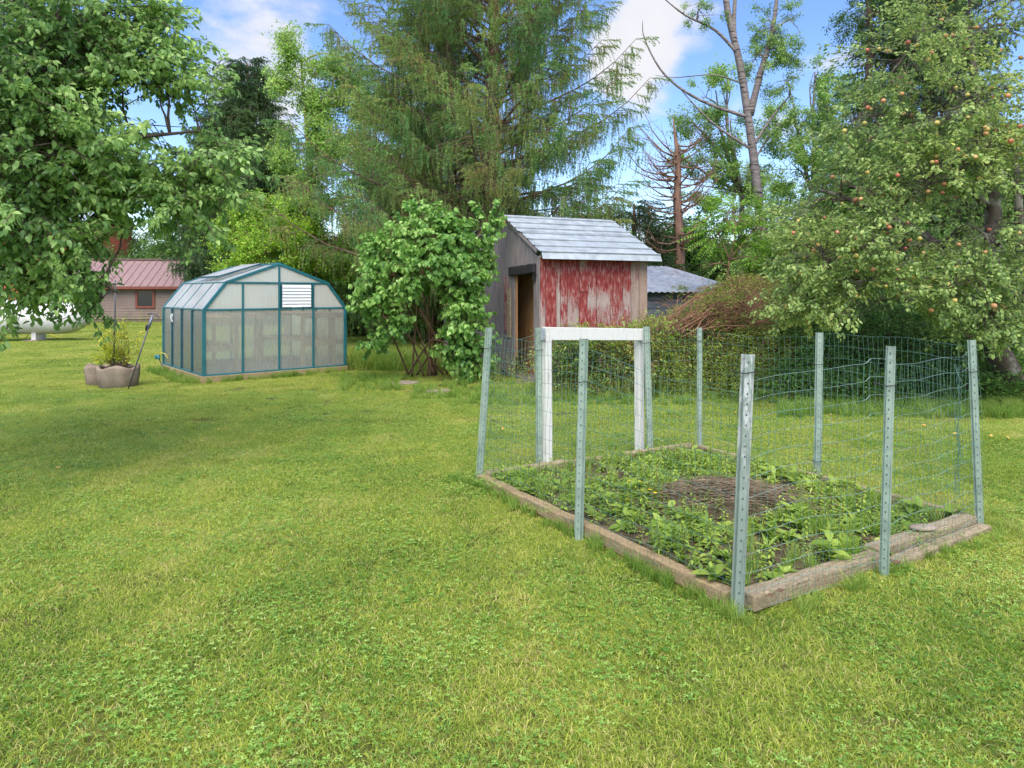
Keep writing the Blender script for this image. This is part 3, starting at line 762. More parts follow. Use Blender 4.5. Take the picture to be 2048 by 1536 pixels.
def blades(n, R, h, w, lean, seed, edge=.0, disc=True, rnd_pow=1.0):
    g = np.random.default_rng(seed); a = g.random(n) * 6.283; r = np.sqrt(g.random(n)) * R
    b = np.stack([np.cos(a) * r, np.sin(a) * r, np.zeros(n)], 1)
    hh = h * (.45 + .75 * g.random(n)); az = g.random(n) * 6.283; ln = lean * (g.random(n) ** .7) * hh
    d = np.stack([np.cos(az), np.sin(az), np.zeros(n)], 1); az2 = g.random(n) * 6.283
    s = np.stack([np.cos(az2), np.sin(az2), np.zeros(n)], 1) * (w * (.6 + .7 * g.random(n)))[:, None]
    up = np.array((0, 0, 1.0))[None, :]
    m = b + d * (ln * .35)[:, None] + up * (hh * .6)[:, None]; t = b + d * ln[:, None] + up * (hh * (1 - .25 * (ln / hh) ** 1))[:, None]
    V = np.stack([b - s, b + s, m - s * .8, m + s * .8, t], 1).reshape(-1, 3)
    k = np.arange(n)[:, None] * 5
    F4 = k + np.array([[0, 1, 3, 2]]); F3 = k + np.array([[2, 3, 4]])
    r1 = g.random(n) ** rnd_pow
    return V, F3, F4, np.concatenate([r1, r1])
def grass_coll(name, variants, n, R, h, w, lean, mat, rp=1.0):
    ms = []
    for q in range(variants):
        V, F3, F4, r = blades(n, R, h, w, lean, 50 + q, rnd_pow=rp); ms.append(raw_mesh(name, V, F3, F4, r, [mat]))
    return coll_of(name, ms)
grass_coll('turf', 6, 1500, .24, .030, .0021, 2.0, M['grass'])
grass_coll('turf_far', 5, 1300, .42, .04, .0042, 1.8, M['grass'])
grass_coll('tuft', 6, 60, .07, .26, .0035, .9, M['tall_grass'])
grass_coll('tuft_dry', 4, 45, .08, .34, .003, 1.1, M['tall_grass'], .5)
def clover_coll(name, variants, n, R):
    ms = []; LV, LF = leaf_geo('broad', .12, .05)
    for q in range(variants):
        c = Cluster()
        for i in range(n):
            a = R_(0, 6.28); r = math.sqrt(random.random()) * R; h = R_(.012, .034); y0 = R_(0, 2.1); rn = random.random(); s = R_(.009, .015)
            tl = R_(-.35, .35)
            for k in range(3): c.put(LV, LF, rotm(y0 + k * 2.094, -.1 + tl, R_(-.2, .2)), (r * math.cos(a), r * math.sin(a), h), s, rn)
        ms.append(c.mesh(name, [M['clover'], M['clover']]))
    return coll_of(name, ms)
clover_coll('clover_patch', 5, 130, .24)
def rosette_coll(name, variants, n, leaf, m):
    ms = []; LV, LF = leaf_geo('broad', .25, .35)
    for q in range(variants):
        c = Cluster()
        for i in range(n): c.put(LV, LF, rotm(i * 2.4 + R_(-.3, .3), R_(-.95, -.1), R_(-.3, .3)), (0, 0, .01), leaf * R_(.6, 1.15), random.random())
        ms.append(c.mesh(name, [m, m]))
    return coll_of(name, ms)
rosette_coll('rosette', 5, 9, .10, M['leaf_weed'])

# ------------------------------------------------------------------ layout of the garden bed (needed by the lawn)
BF, BL, BC, BR = G(1478, 1222), G(962, 968), G(1385, 903), G(1955, 1062)
def v2(p): return np.array((p[0], p[1]))
def in_poly(P, poly, grow=0.0):
    c = sum(v2(q) for q in poly) / len(poly); q = [c + (v2(x) - c) * (1 + grow) for x in poly]
    ins = np.zeros(len(P), bool); n = len(q); j = n - 1
    for i in range(n):
        xi, yi = q[i]; xj, yj = q[j]
        cnd = ((yi > P[:, 1]) != (yj > P[:, 1])) & (P[:, 0] < (xj - xi) * (P[:, 1] - yi) / (yj - yi + 1e-12) + xi)
        ins ^= cnd; j = i
    return ins
BED = [BF, BR, BC, BL]
GH0 = Vector((-5.44, 12.0, 0)); GHf = Vector((2.06, 1.76, 0)).normalized(); GHs = Vector((-GHf.y, GHf.x, 0)); GW, GD = 2.71, 2.70
GHP = [GH0, GH0 + GHf * GW, GH0 + GHf * GW + GHs * GD, GH0 + GHs * GD]
SH0 = Vector((.482, 11.7, 0)); SHf = Vector((2.01, .88, 0)).normalized(); SHs = Vector((-SHf.y, SHf.x, 0)); SW, SD = 2.2, 3.0
SHP = [SH0, SH0 + SHf * SW, SH0 + SHf * SW + SHs * SD, SH0 + SHs * SD]

# ------------------------------------------------------------------ ground
def gz(x, y):   # gentle unevenness of the lawn
    return 0.018 * np.sin(x * 1.1 + .4 * y) * np.cos(y * .8 - .3 * x) + .01 * np.sin(x * 2.9 + 1) * np.sin(y * 2.3)
def make_ground():
    xs = np.concatenate([np.linspace(-400, -30, 14)[:-1], np.linspace(-30, 20, 201), np.linspace(20, 400, 14)[1:]])
    ys = np.concatenate([np.linspace(-60, -4, 6)[:-1], np.linspace(-4, 40, 177), np.linspace(40, 600, 16)[1:]])
    X, Y = np.meshgrid(xs, ys); Z = gz(X, Y); Z[(np.abs(X) > 31) | (Y > 41)] = 0
    V = np.stack([X, Y, Z], 2).reshape(-1, 3); nx = len(xs); ny = len(ys)
    i = np.arange(nx - 1)[None, :] + np.arange(ny - 1)[:, None] * nx; i = i.ravel()
    F = np.stack([i, i + 1, i + nx + 1, i + nx], 1)
    me = raw_mesh('ground', V, None, F, None, [M['ground']], None, True)
    o = link_mesh('ground', me); tag(o, kind='structure')
make_ground()

def lawn():
    P = []
    def region(d0, d1, per, xl=-.86, xr=.86):
        st = 1 / math.sqrt(per); X, Y = np.meshgrid(np.arange(xl * d1, xr * d1, st), np.arange(d0, d1, st))
        Q = np.stack([X.ravel(), Y.ravel()], 1) + RNG.uniform(-.45, .45, (X.size, 2)) * st
        return Q[(Q[:, 0] > xl * Q[:, 1] - .3) & (Q[:, 0] < xr * Q[:, 1] + .3)]
    near = region(1.6, 8, 17); mid = region(8, 17, 11)
    Q = np.concatenate([near, mid])
    keep = ~in_poly(Q, BED, -.02) & ~in_poly(Q, GHP, -.03) & ~in_poly(Q, SHP, 0)
    keep &= ~((np.hypot(Q[:, 0] - G(870, 778).x, (Q[:, 1] - G(870, 778).y) * 1.6) < .9) & (RNG.random(len(Q)) < .75))
    Q = Q[keep]; N = len(Q)
    o = spread('lawn_grass', 'turf', np.column_stack([Q, gz(Q[:, 0], Q[:, 1]) - .003]), np.column_stack([np.zeros(N), np.zeros(N), RNG.random(N) * 6.28]), RNG.uniform(.8, 1.2, N), None, None, (0, 0, 0))
    tag(o, 'mown green lawn grass around the garden bed', 'grass', None, 'stuff')
    Q = np.concatenate([region(15, 24, 4.5), region(22, 42, 2.6, -.86, -.1)])
    Q = Q[~in_poly(Q, GHP, -.03)]; N = len(Q)
    o = spread('far_lawn_grass', 'turf_far', np.column_stack([Q, gz(Q[:, 0], Q[:, 1]) - .003]), np.column_stack([np.zeros(N), np.zeros(N), RNG.random(N) * 6.28]), RNG.uniform(.8, 1.3, N), None, None, (0, 0, 0))
    tag(o, 'mown grass running back to the brown cottage', 'grass', None, 'stuff')
    # clover grows in drifts
    Q = region(1.6, 11, 10); f = np.sin(Q[:, 0] * 1.9 + 1.3 * np.sin(Q[:, 1] * 1.1)) * np.sin(Q[:, 1] * 1.6 + .7 * np.cos(Q[:, 0] * 1.5)) + RNG.normal(0, .4, len(Q))
    Q = Q[(f > -.5) & ~in_poly(Q, BED, .02)]; N = len(Q)
    o = spread('lawn_clover', 'clover_patch', np.column_stack([Q, gz(Q[:, 0], Q[:, 1])]), np.column_stack([np.zeros(N), np.zeros(N), RNG.random(N) * 6.28]), RNG.uniform(.75, 1.15, N), None, None, (0, 0, 0))
    tag(o, 'low clover growing in drifts through the lawn', 'clover', None, 'stuff')
lawn()

def tufts(name, cname, pts, label, cat, sc=(.7, 1.2), z=0.0, tilt=.15):
    P = np.array([(p[0], p[1], z) for p in pts]); N = len(P)
    o = spread(name, cname, P, np.column_stack([RNG.uniform(-tilt, tilt, N), RNG.uniform(-tilt, tilt, N), RNG.random(N) * 6.28]), RNG.uniform(*sc, N), None, None, (0, 0, 0))
    tag(o, label, cat, None, 'stuff'); return o
def line_pts(a, b, n, w):
    a, b = Vector(a), Vector(b); d = (b - a).normalized(); s = Vector((d.y, -d.x, 0))
    return [a.lerp(b, random.random()) + s * R_(-w, w) for _ in range(n)]
def out(p, k):   # push outwards from bed centre
    c = (BF + BL + BC + BR) / 4; d = (p - c).normalized(); return p + d * k
tufts('edge_grass', 'tuft', line_pts(out(BF, .12), out(BL, .12), 80, .04) + line_pts(out(BF, .2), out(BR, .22), 30, .04) + line_pts(out(BL, .05), out(BC, .05), 40, .05) + line_pts(out(BR, .05), out(BC, .05), 40, .05)
      + [out(BR, .15) + Vector((R_(-.15, .25), R_(-.2, .15), 0)) for _ in range(22)] + [out(BL, .1) + Vector((R_(-.2, .15), R_(-.1, .2), 0)) for _ in range(22)],
      'unmown grass left standing along the bed timbers', 'grass', (.18, .45))
tufts('greenhouse_edge_grass', 'tuft', line_pts(GHP[0] - GHf * .0 - GHs * .15, GHP[1] - GHs * .12, 70, .08) + line_pts(GHP[0] - GHf * .2, GHP[3] - GHf * .2, 80, .14),
      'longer grass at the foot of the greenhouse', 'grass', (.3, .65))
gp = GHP[1] + GHf * .5
tufts('rough_grass', 'tuft_dry', [gp + Vector((R_(-.3, 1.9), R_(-.4, 1.4), 0)) for _ in range(330)], 'tall rough grass between the greenhouse and the lilac', 'grass', (.8, 1.6))
tufts('shed_front_grass', 'tuft', [G(R_(820, 1100), R_(765, 800)) for _ in range(160)] + [G(R_(940, 1560), R_(778, 812)) for _ in range(420)] + [G(R_(680, 800), R_(756, 782)) for _ in range(120)],
      'longer grass along the foot of the shed and brush', 'grass', (.25, .7))

# ------------------------------------------------------------------ raised bed
t = thing('garden_bed', 'rectangular raised garden bed of weathered timbers full of weeds and dark soil', 'garden bed', (BF + BC) / 2)
tl = lambda a, b, w, h, z, m, seg=14, wob=.004: (lambda mb: (mb.bar(Vector(a) + Vector((0, 0, z)), Vector(b) + Vector((0, 0, z)), w, h, (0, 0, 1), seg, wob), mb)[1])(MB())
o = tl(BF + Vector((-.02, .05, 0)), BL, .080, .08, .04, 0).build('timber', M['timber_tan'], t, False, .008); tag(o, 'tan sun bleached timber along the near left side')
dFR = (BR - BF).normalized(); nFR = Vector((-dFR.y, dFR.x, 0))
mid1 = BF.lerp(BR, .50)
o = tl(BF + dFR * .05, mid1 - nFR * .01, .105, .085, .0425, 0).build('timber', M['timber_grey'], t, False, .01)
o = tl(BF.lerp(BR, .505) + nFR * .03, BR + nFR * .05, .105, .10, .05, 0).build('timber', M['timber_grey'], t, False, .01)
o = tl(BF.lerp(BR, .52) - nFR * .085, BR - nFR * .05, .08, .06, .03, 0).build('timber', M['timber_grey'], t, False, .01)
dLC = (BC - BL).normalized(); dRC = (BC - BR).normalized()
o = tl(BL + dLC * .05, BL.lerp(BC, .36), .08, .10, .05, 0).build('timber', M['timber_grey'], t, False, .01)
o = tl(BL.lerp(BC, .365), BC - dLC * .02, .06, .09, .045, 0).build('timber', M['timber_grey'], t, False, .008); tag(o, 'thin pale board under the white gate frame')
o = tl(BR + dRC * .06, BR.lerp(BC, .55), .045, .10, .05, 0).build('timber', M['timber_grey'], t, False, .006)
o = tl(BR.lerp(BC, .555), BC - dRC * .04, .045, .085, .0425, 0).build('timber', M['timber_grey'], t, False, .006)
# soil
def soil_h(u, v): return .055 + .05 * math.sin(u * math.pi) * math.sin(v * math.pi) + .012 * math.sin(u * 17 + 3 * v) * math.cos(v * 21) + random.uniform(-.006, .006)
def bed_pt(u, v, dz=0):
    p = (BF * (1 - u) * (1 - v) + BR * u * (1 - v) + BL * (1 - u) * v + BC * u * v); return Vector((p.x, p.y, .055 + .05 * math.sin(u * math.pi) * math.sin(v * math.pi) + dz))
N = 56; V = []; F = []
for j in range(N + 1):
    for i in range(N + 1):
        u, v = .01 + .98 * i / N, .01 + .98 * j / N; p = bed_pt(u, v); V.append((p.x, p.y, soil_h(u, v)))
for j in range(N):
    for i in range(N): k = j * (N + 1) + i; F.append((k, k + 1, k + N + 2, k + N + 1))
mb = MB(); mb.add(V, F); o = mb.build('soil', M['soil'], t, True)
# weeds in the bed
def scatter_bed(name, cname, n, sc, dens, label, cat, tilt=.2, dz=0.0):
    P = []
    while len(P) < n:
        u, v = R_(.02, .98), R_(.02, .98)
        if random.random() < dens(u, v): P.append(bed_pt(u, v, dz))
    N = len(P); o = spread(name, cname, [tuple(p) for p in P], np.column_stack([RNG.uniform(-tilt, tilt, N), RNG.uniform(-tilt, tilt, N), RNG.random(N) * 6.28]), RNG.uniform(*sc, N), None, None, (0, 0, 0))
    tag(o, label, cat, None, 'stuff'); return o
def d_heap(u, v): return 0.12 if ((u - .50) / .22) ** 2 + ((v - .42) / .16) ** 2 < 1 else 1
def d_patch(u, v): return d_heap(u, v) * (.35 + .65 * (math.sin(u * 9 + 2) * math.sin(v * 8 + 1) > -.2))
scatter_bed('bed_weeds', 'low_weed', 380, (.35, .8), d_patch, 'low leafy weeds covering the bed soil', 'weeds')
scatter_bed('bed_narrow_weeds', 'low_weed_narrow', 170, (.35, .8), lambda u, v: d_patch(u, v) * (.4 + v * .6), 'narrow leaved weeds standing in the bed', 'weeds')
scatter_bed('bed_rosettes', 'rosette', 220, (.4, 1.0), d_patch, 'flat rosettes of weed leaves on the bed', 'weeds')
scatter_bed('bed_grass', 'tuft', 130, (.25, .55), lambda u, v: d_heap(u, v) * (.3 + .7 * abs(v - .5) * 2), 'grass tufts growing among the bed weeds', 'grass')
scatter_bed('bed_clover', 'clover_patch', 90, (.6, 1.1), d_patch, 'clover mat on the bed soil', 'clover')
def lance_coll():
    ms = []; LV, LF = leaf_geo('narrow', .25, .5); LV2, LF2 = leaf_geo('ellipse', .25, .45)
    for q in range(6):
        c = Cluster(); n = random.randint(7, 13)
        for i in range(n): c.put(*((LV, LF) if q % 2 else (LV2, LF2)), rotm(i * 2.4 + R_(-.4, .4), R_(-1.2, -.45), R_(-.4, .4)), (R_(-.01, .01), R_(-.01, .01), R_(0, .05)), R_(.07, .14), random.random())
        ms.append(c.mesh('lance', [M['leaf_weed'], M['leaf_weed']]))
    coll_of('lance', ms)
lance_coll()
scatter_bed('bed_long_weeds', 'lance', 110, (.45, .95), d_patch, 'upright long leaved weeds clumped through the bed', 'weeds')
Q = np.column_stack([RNG.uniform(-4.5, 5, 500), RNG.uniform(2.2, 8, 500)]); Q = Q[~in_poly(Q, BED, .05)]
Q = Q[np.sin(Q[:, 0] * 2.1 + 2) * np.sin(Q[:, 1] * 1.7) > -.2]
spread_o = spread('lawn_weeds', 'rosette', np.column_stack([Q, gz(Q[:, 0], Q[:, 1]) + .008]), np.column_stack([np.zeros(len(Q)), np.zeros(len(Q)), RNG.random(len(Q)) * 6.28]), RNG.uniform(.12, .24, len(Q)), None, None, (0, 0, 0)); tag(spread_o, 'small broad leaved weeds dotted through the near lawn', 'weeds', None, 'stuff')
# heap of dry stalks
hc = bed_pt(.50, .42)
mb = MB()
for i in range(330):
    a = R_(0, 6.28); r = abs(random.gauss(0, .24)); x, y = math.cos(a) * r * 1.5, math.sin(a) * r * .8
    z = .13 * math.exp(-(r / .34) ** 2) * R_(.2, 1); yaw = random.gauss(-.35, .5); L = R_(.12, .42)
    p = hc + Vector((x, y, z)); d = Vector((math.cos(yaw), math.sin(yaw), R_(-.12, .12))) * L / 2
    mb.tube([p - d, p + Vector((R_(-.02, .02), R_(-.02, .02), R_(.0, .03))), p + d], [.0028, .0024, .0018], 4, False)
M['dry_stalk'] = barkmat('dry_stalk', lin(74, 64, 50), lin(150, 132, 106), 14)
mb.top('dry_stalk_heap', M['dry_stalk'], 'flat heap of dry brown stalks lying in the middle of the garden bed', 'stalk heap')['kind'] = 'stuff'
# larger leafy weeds: each its own plant, leaves as parts
LVb, LFb = leaf_geo('broad', .22, .38)
LVn, LFn = leaf_geo('ellipse', .22, .38)
big_leaf = [raw_mesh('leaf', LVb, LFb, None, [R_(0, .6)] * len(LFb), [M['leaf_weed']], None, True) for _ in range(4)]
nar_leaf = [raw_mesh('leaf', LVn, LFn, None, [R_(.1, .8)] * len(LFn), [M['leaf_weed']], None, True) for _ in range(4)]
def leafy(name, label, cat, p, n, L, kind, group=None, h=0.12, up=.7):
    T = thing(name, label, cat, p, group)
    mb = MB()
    if h > .03: mb.tube([p, p + Vector((R_(-.02, .02), R_(-.02, .02), h))], [.004, .0025], 5); mb.build('stem', M['leaf_weed'], T)
    for i in range(n):
        me = random.choice(big_leaf if kind == 'b' else nar_leaf); o = link_mesh('leaf', me, T, (R_(-.005, .005), R_(-.005, .005), h * i / max(1, n - 1)))
        o.rotation_euler = (R_(-.3, .3), -R_(up - .4, up + .25), i * 2.4 + R_(-.3, .3)); s = L * .62 * R_(.7, 1.15) * (1 - .35 * i / n); o.scale = (s, s, s)
    return T
spots = [('broad pale green weed with rounded leaves beside the front corner post', (1545, 1085), 9, .20, 'b'),
         ('bushy weed with long pointed leaves at the left of the bed near the tan timber', (1345, 1095), 12, .15, 'n'),
         ('upright bright green weed growing in front of the dry stalk heap', (1600, 1060), 11, .16, 'n'),
         ('broad leaved plant standing right of the front post inside the grey timber', (1660, 1120), 12, .20, 'b'),
         ('wide leaved weed beneath the middle post of the near right side', (1700, 1085), 8, .17, 'b'),
         ('pale silvery round leaves near the back right of the bed', (1590, 975), 4, .15, 'b'),
         ('large light green leaves in the right hand corner of the bed', (1830, 1045), 6, .18, 'b'),
         ('clump of long leaves by the far right timber post', (1680, 985), 12, .16, 'b'),
         ('leafy green weed at the foot of the far corner post', (1420, 925), 10, .14, 'n'),
         ('dark leafy weed growing at the gate frame right leg', (1295, 918), 12, .12, 'n'),
         ('tall thin weed in front of the gate opening', (1232, 940), 12, .09, 'n'),
         ('pair of upright rounded leaves in the middle left of the bed', (1310, 1040), 5, .12, 'b'),
         ('young light green weed left of the dry stalk heap', (1255, 1065), 7, .10, 'b'),
         ('spreading lettuce coloured weed close to the near left timber', (1330, 1098), 9, .11, 'n'),
         ('bright weed between the stalk heap and the right timber', (1720, 1035), 9, .12, 'n'),
         ('low broad weed in the back middle of the bed', (1510, 960), 8, .12, 'n')]
for lab, (x, y), n, L, k in spots:
    p = G(x, y, .07); leafy('leafy_weed', lab, 'weed', p, n, L, k, 'leafy weeds in the garden bed', R_(.05, .14), .75)
for i, (x, y) in enumerate(sorted(((1258, 962), (1278, 963), (1300, 980), (1286, 982), (1310, 986), (1256, 1000)))):
    p = G(x, y, .16); T = thing('yellow_flower', ('leftmost', 'second from left', 'third from left', 'fourth from left', 'fifth from left', 'rightmost')[i] + ' of six small yellow flowers blooming among the bed weeds', 'flower', p, 'yellow flowers in the bed')
    mb = MB(); mb.tube([p - Vector((0, 0, .09)), p], .0015, 4); mb.build('stem', M['leaf_weed'], T)
    mb = MB()
    for k in range(7):
        a = k * .9; mb.add([p, p + Vector((math.cos(a - .3) * .012, math.sin(a - .3) * .012, .004)), p + Vector((math.cos(a) * .02, math.sin(a) * .02, .006)), p + Vector((math.cos(a + .3) * .012, math.sin(a + .3) * .012, .004))], [(0, 1, 2, 3)])
    mb.build('petals', M['petal'], T)
# stone on the right timber, bark chips
mb = MB(); p = BF.lerp(BR, .74) + nFR * .03; mb.sphere((p.x, p.y, .118), .09, 12, 7, (1.0, .55, .22)); o = mb.top('flat_stone', M['stone'], 'flat oval stone resting on the grey timber at the right of the bed', 'stone', None, True)
for i, (x, y, lab) in enumerate(((1542, 1193, 'curled brown bark chip at the front end of the grey timber'), (1562, 1184, 'pale curled leaf scrap on the front grey timber'), (1795, 1127, 'orange brown dead leaf on the grey timber behind the middle post'))):
    p = G(x, y, .088); mb = MB(); mb.add([p + Vector((-.018, 0, .004)), p + Vector((0, -.008, .001)), p + Vector((.018, 0, .012)), p + Vector((0, .018, .012)), p + Vector((-.03, 0, .006)), p + Vector((0, -.008, .003)), p + Vector((.018, 0, .014)), p + Vector((0, .012, .014))], [(0, 1, 2, 3), (7, 6, 5, 4)])
    mb.top('leaf_scrap', M['fallen_brown'], lab, 'dead leaf')

# ------------------------------------------------------------------ fence posts, wire, gate frame
def hat_post(bx, by, tx, ty, label, face, mat='post_green', w=.062, ties=(.28,), H=None):
    b = G(bx, by); D = b.y; t = Vector(((tx - 1024) / FPX * D, D, EYE - (ty - HOR) / FPX * D))
    b = b.copy(); b.z = -.05
    T = thing('fence_post', label, 'fence post', (b.x, b.y, 0), 'pale green steel posts round the bed')
    ax = (t - b); f = Vector((math.cos(face), math.sin(face), 0)); s = Vector((-f.y, f.x, 0))
    prof = [(-.5, 0), (-.33, 0), (-.24, .32), (.24, .32), (.33, 0), (.5, 0), (.5, .045), (.36, .045), (.27, .365), (-.27, .365), (-.36, .045), (-.5, .045)]
    P = [b + s * (x * w) + f * (-y * w) for x, y in prof]; mb = MB()
    n = len(prof); seg = 4
    vs = [p + ax * k / seg for k in range(seg + 1) for p in P]
    fs = [(k * n + i, k * n + (i + 1) % n, (k + 1) * n + (i + 1) % n, (k + 1) * n + i) for k in range(seg) for i in range(n)]
    # caps as quads
    for k in (0, seg):
        o_ = k * n; fs += [(o_ + 0, o_ + 1, o_ + 10, o_ + 11), (o_ + 1, o_ + 2, o_ + 9, o_ + 10), (o_ + 2, o_ + 3, o_ + 8, o_ + 9), (o_ + 3, o_ + 4, o_ + 7, o_ + 8), (o_ + 4, o_ + 5, o_ + 6, o_ + 7)]
    mb.add(vs, fs); mb.build('channel', M[mat], T)
    mb = MB()
    for k in range(int(ax.length / .052) - 1):
        q = b + ax * (1 - (.04 + k * .052) / ax.length) - f * w * .369; mb.box(q, (.003, .006, .009), face)
    tag(mb.build('hole_marks', M['pole'], T), kind='stuff')  # dark boxes set on the web in place of the shaded post holes
    for z in ties:
        q = b + ax * (1 - z / ax.length); mb = MB()
        pts = [q + s * (math.cos(a) * w * .62) + f * (math.sin(a) * w * .42 - w * .17) + Vector((0, 0, .004 * math.sin(a * 2))) for a in [i * 6.283 / 14 for i in range(15)]]
        mb.tube(pts, .0028, 5, False); mb.tube([pts[0], pts[0] + s * .05 + Vector((0, 0, .012))], .002, 4); mb.build('wire_tie', M['tie'], T)
    return b, t
cam_face = lambda p, off=0: math.atan2(p.y, p.x) + off
POST = {}
def addpost(k, bx, by, tx, ty, lab, off=0, **kw):
    p = G(bx, by); POST[k] = hat_post(bx, by, tx, ty, lab, cam_face(p, off), **kw)
addpost('L', 957, 966, 978, 655, 'pale green steel post leaning at the left corner of the bed', .25, ties=(.17,))
addpost('M', 1157, 1076, 1168, 677, 'pale green steel post halfway along the tan near left timber', -.35, ties=(.28,))
addpost('F', 1473, 1226, 1496, 708, 'thick scuffed steel post at the front corner nearest the camera', .2, mat='post_worn', w=.066, ties=(.09,))
addpost('P', 1767, 1157, 1782, 692, 'pale green steel post halfway along the grey near right timber', -.1, w=.050, ties=(.22,))
addpost('R', 1960, 1062, 1943, 680, 'slanting pale steel post at the right corner of the bed', .3, w=.050, ties=(.21,))
addpost('g', 1079, 944, 1078, 655, 'steel post bolted against the left leg of the white gate frame', .15, ties=(.20, 1.28))
addpost('h', 1301, 911, 1293, 653, 'steel post against the right leg of the white gate frame', -.1, ties=(.16,))
addpost('C', 1399, 907, 1399, 655, 'dark green steel post standing right of the white gate frame', .3, w=.052, ties=(.13,))
addpost('B', 1634, 958, 1639, 665, 'wide grey steel post on the far right side of the bed', .1, w=.062, ties=(.27, 1.1))
# gate frame
p = G(1190, 926); t = thing('gate_frame', 'white painted wooden gate frame with flaking legs at the back of the bed', 'gate frame', (p.x, p.y, 0))
gl, gr = G(1094, 944), G(1279, 906)
dg = (gr - gl).normalized()
glt = W(1093, 668, gl.y); grt = W(1278, 668, gr.y)
for a, b_, lab in ((gl, glt, 'clean white left leg'), (gr, grt, 'peeling right leg greened with age')):
    mb = MB(); q = b_.copy(); mb.bar(a, Vector((q.x, a.y, q.z)), .07, .07, dg, 8, .001); tag(mb.build('leg', M['white'], t, False, .004), lab)
mb = MB(); a = W(1086, 667, gl.y - .045) - dg * 0; b_ = W(1288, 669, gr.y - .045); mb.bar(a, b_, .035, .115, (0, 0, 1), 8, .001); mb.build('top_rail', M['white'], t, False, .004)
mb = MB(); q = W(1086, 668, gl.y - .07); mb.box(q, (.05, .006, .10), math.atan2(dg.y, dg.x))
for z in (-.03, 0, .03): mb.box(q + Vector((.008, -.005, z)), (.012, .006, .012), 0)
mb.build('hinge', M['galv'], t)
# welded wire
wf = thing('wire_fence', 'green welded wire mesh stretched round the garden bed from post to post', 'wire fence', (BF + BC) / 2)
def sway(x, z, seed): return .012 * math.sin(x * 3.1 + seed) + .008 * math.sin(x * 7.3 + z * 4 + seed * 2) + .004 * math.sin(x * 15 + z * 9)
def wire_side(pa, pb, top, seed, sag=.02, zbot=.06, dx=.05, dz=.1, off=0.0, matv='wire_green', math_='wire_green', kink=()):
    a0, a1 = pa; b0, b1 = pb; L = (b0 - a0).length; d = (Vector((b0.x, b0.y, 0)) - Vector((a0.x, a0.y, 0))).normalized(); nrm = Vector((d.y, -d.x, 0))
    def pt(s, h):  # s in 0..1, h metres
        ka = h / (a1.z - a0.z); kb = h / (b1.z - b0.z); p = a0.lerp(a1, ka).lerp(b0.lerp(b1, kb), s)
        tz = top(s) if callable(top) else top; zz = h * tz / 1.22
        zz -= sag * 4 * s * (1 - s) * (h / 1.22) ; x = s * L
        kz = sum(k[1] * math.exp(-((s - k[0]) / .02) ** 2) + k[2] * (1 / (1 + math.exp(-(s - k[0]) * 90))) for k in kink)
        zz += .006 * math.sin(x * 9 + h * 3 + seed) + kz * (h / 1.22)
        return Vector((p.x, p.y, 0)) + nrm * (off + sway(x, h, seed)) + d * .006 * math.sin(h * 9 + x * 5 + seed) + Vector((0, 0, zbot + zz))
    mv, mh = MB(), MB(); nx = int(L / dx)
    for i in range(nx + 1):
        s = i / nx; kx = .008 * math.sin(i * 1.7 + seed) * math.sin(i * .6)
        mv.tube([pt(min(1, max(0, s + kx * math.sin(h * 8))), h) for h in np.linspace(0, 1.22, 13)], .0010, 3, False)
    nz_ = 12
    for j in range(nz_ + 1):
        h = 1.22 * j / nz_; mh.tube([pt(s, h) for s in np.linspace(0, 1, 34)], .00135, 3, False)
    tag(mv.build('upright_wires', M[matv], wf), kind='stuff'); tag(mh.build('level_wires', M[math_], wf), kind='stuff')
off_ = .03
wire_side(POST['L'], POST['M'], 1.20, 1, .03, .07, off=.0)
wire_side(POST['M'], POST['F'], lambda s: 1.20 - .16 * s, 2, .04, .05, off=.0)
wire_side(POST['F'], POST['P'], lambda s: 1.13 + .04 * s, 3, -.03, .02, off=.02, math_='wire_lit', kink=((.82, -.01, .035),))
wire_side(POST['P'], POST['R'], lambda s: 1.19 - .0 * s, 4, .0, .0, off=.02, math_='wire_lit', kink=((.78, -.008, .03),))
wire_side(POST['L'], POST['g'], 1.18, 5, .05, .06)
wire_side((gl, glt), (gr, grt), 1.14, 6, .05, .03, off=-.03)
wire_side(POST['h'], POST['C'], 1.16, 7, .0, .06)
wire_side(POST['C'], POST['B'], 1.17, 8, .03, .05)
wire_side(POST['B'], POST['R'], 1.2, 9, -.02, .04)
for (x, y) in ((1915, 0),):   # loose roll end hanging on the far side
    a = POST['B'][0].lerp(POST['R'][0], .9); mb = MB()
    for k in range(7):
        mb.tube([a + Vector((R_(-.02, .02), R_(.0, .05), z)) for z in np.linspace(.25, 1.15, 9)], .0014, 3, False)
    mb.build('bunched_wire_end', M['wire_green'], wf)

# ------------------------------------------------------------------ greenhouse
t = thing('greenhouse', 'teal framed hobby greenhouse with hazy panes and a barn shaped roof', 'greenhouse', GH0 + GHf * GW / 2)
def gpt(u, v, z): return GH0 + GHf * u * GW + GHs * v * GD + Vector((0, 0, z))
ZB, ZE, ZK, ZR, UK = .12, 1.29, 1.78, 2.14, .14
prof = [(0, ZB), (0, ZE), (UK, ZK), (.5, ZR), (1 - UK, ZK), (1, ZE), (1, ZB)]
mb = MB()
for a, b in (((0, 0), (1, 0)), ((1, 0), (1, 1)), ((1, 1), (0, 1)), ((0, 1), (0, 0))):
    A, B_ = gpt(*a, .05), gpt(*b, .05); d = (B_ - A).normalized(); mb = MB(); mb.bar(A + d * .045, B_ + d * .045, .09, .14, (0, 0, 1), 6, .003)
    mb.build('base_board', M['timber_tan'], t, False, .005)
def frame(a, b, w=.035, h=.045, m='teal', name='frame_bar'):
    mb = MB(); mb.bar(a, b, w, h, GHs); mb.build(name, M[m], t, False, .004)
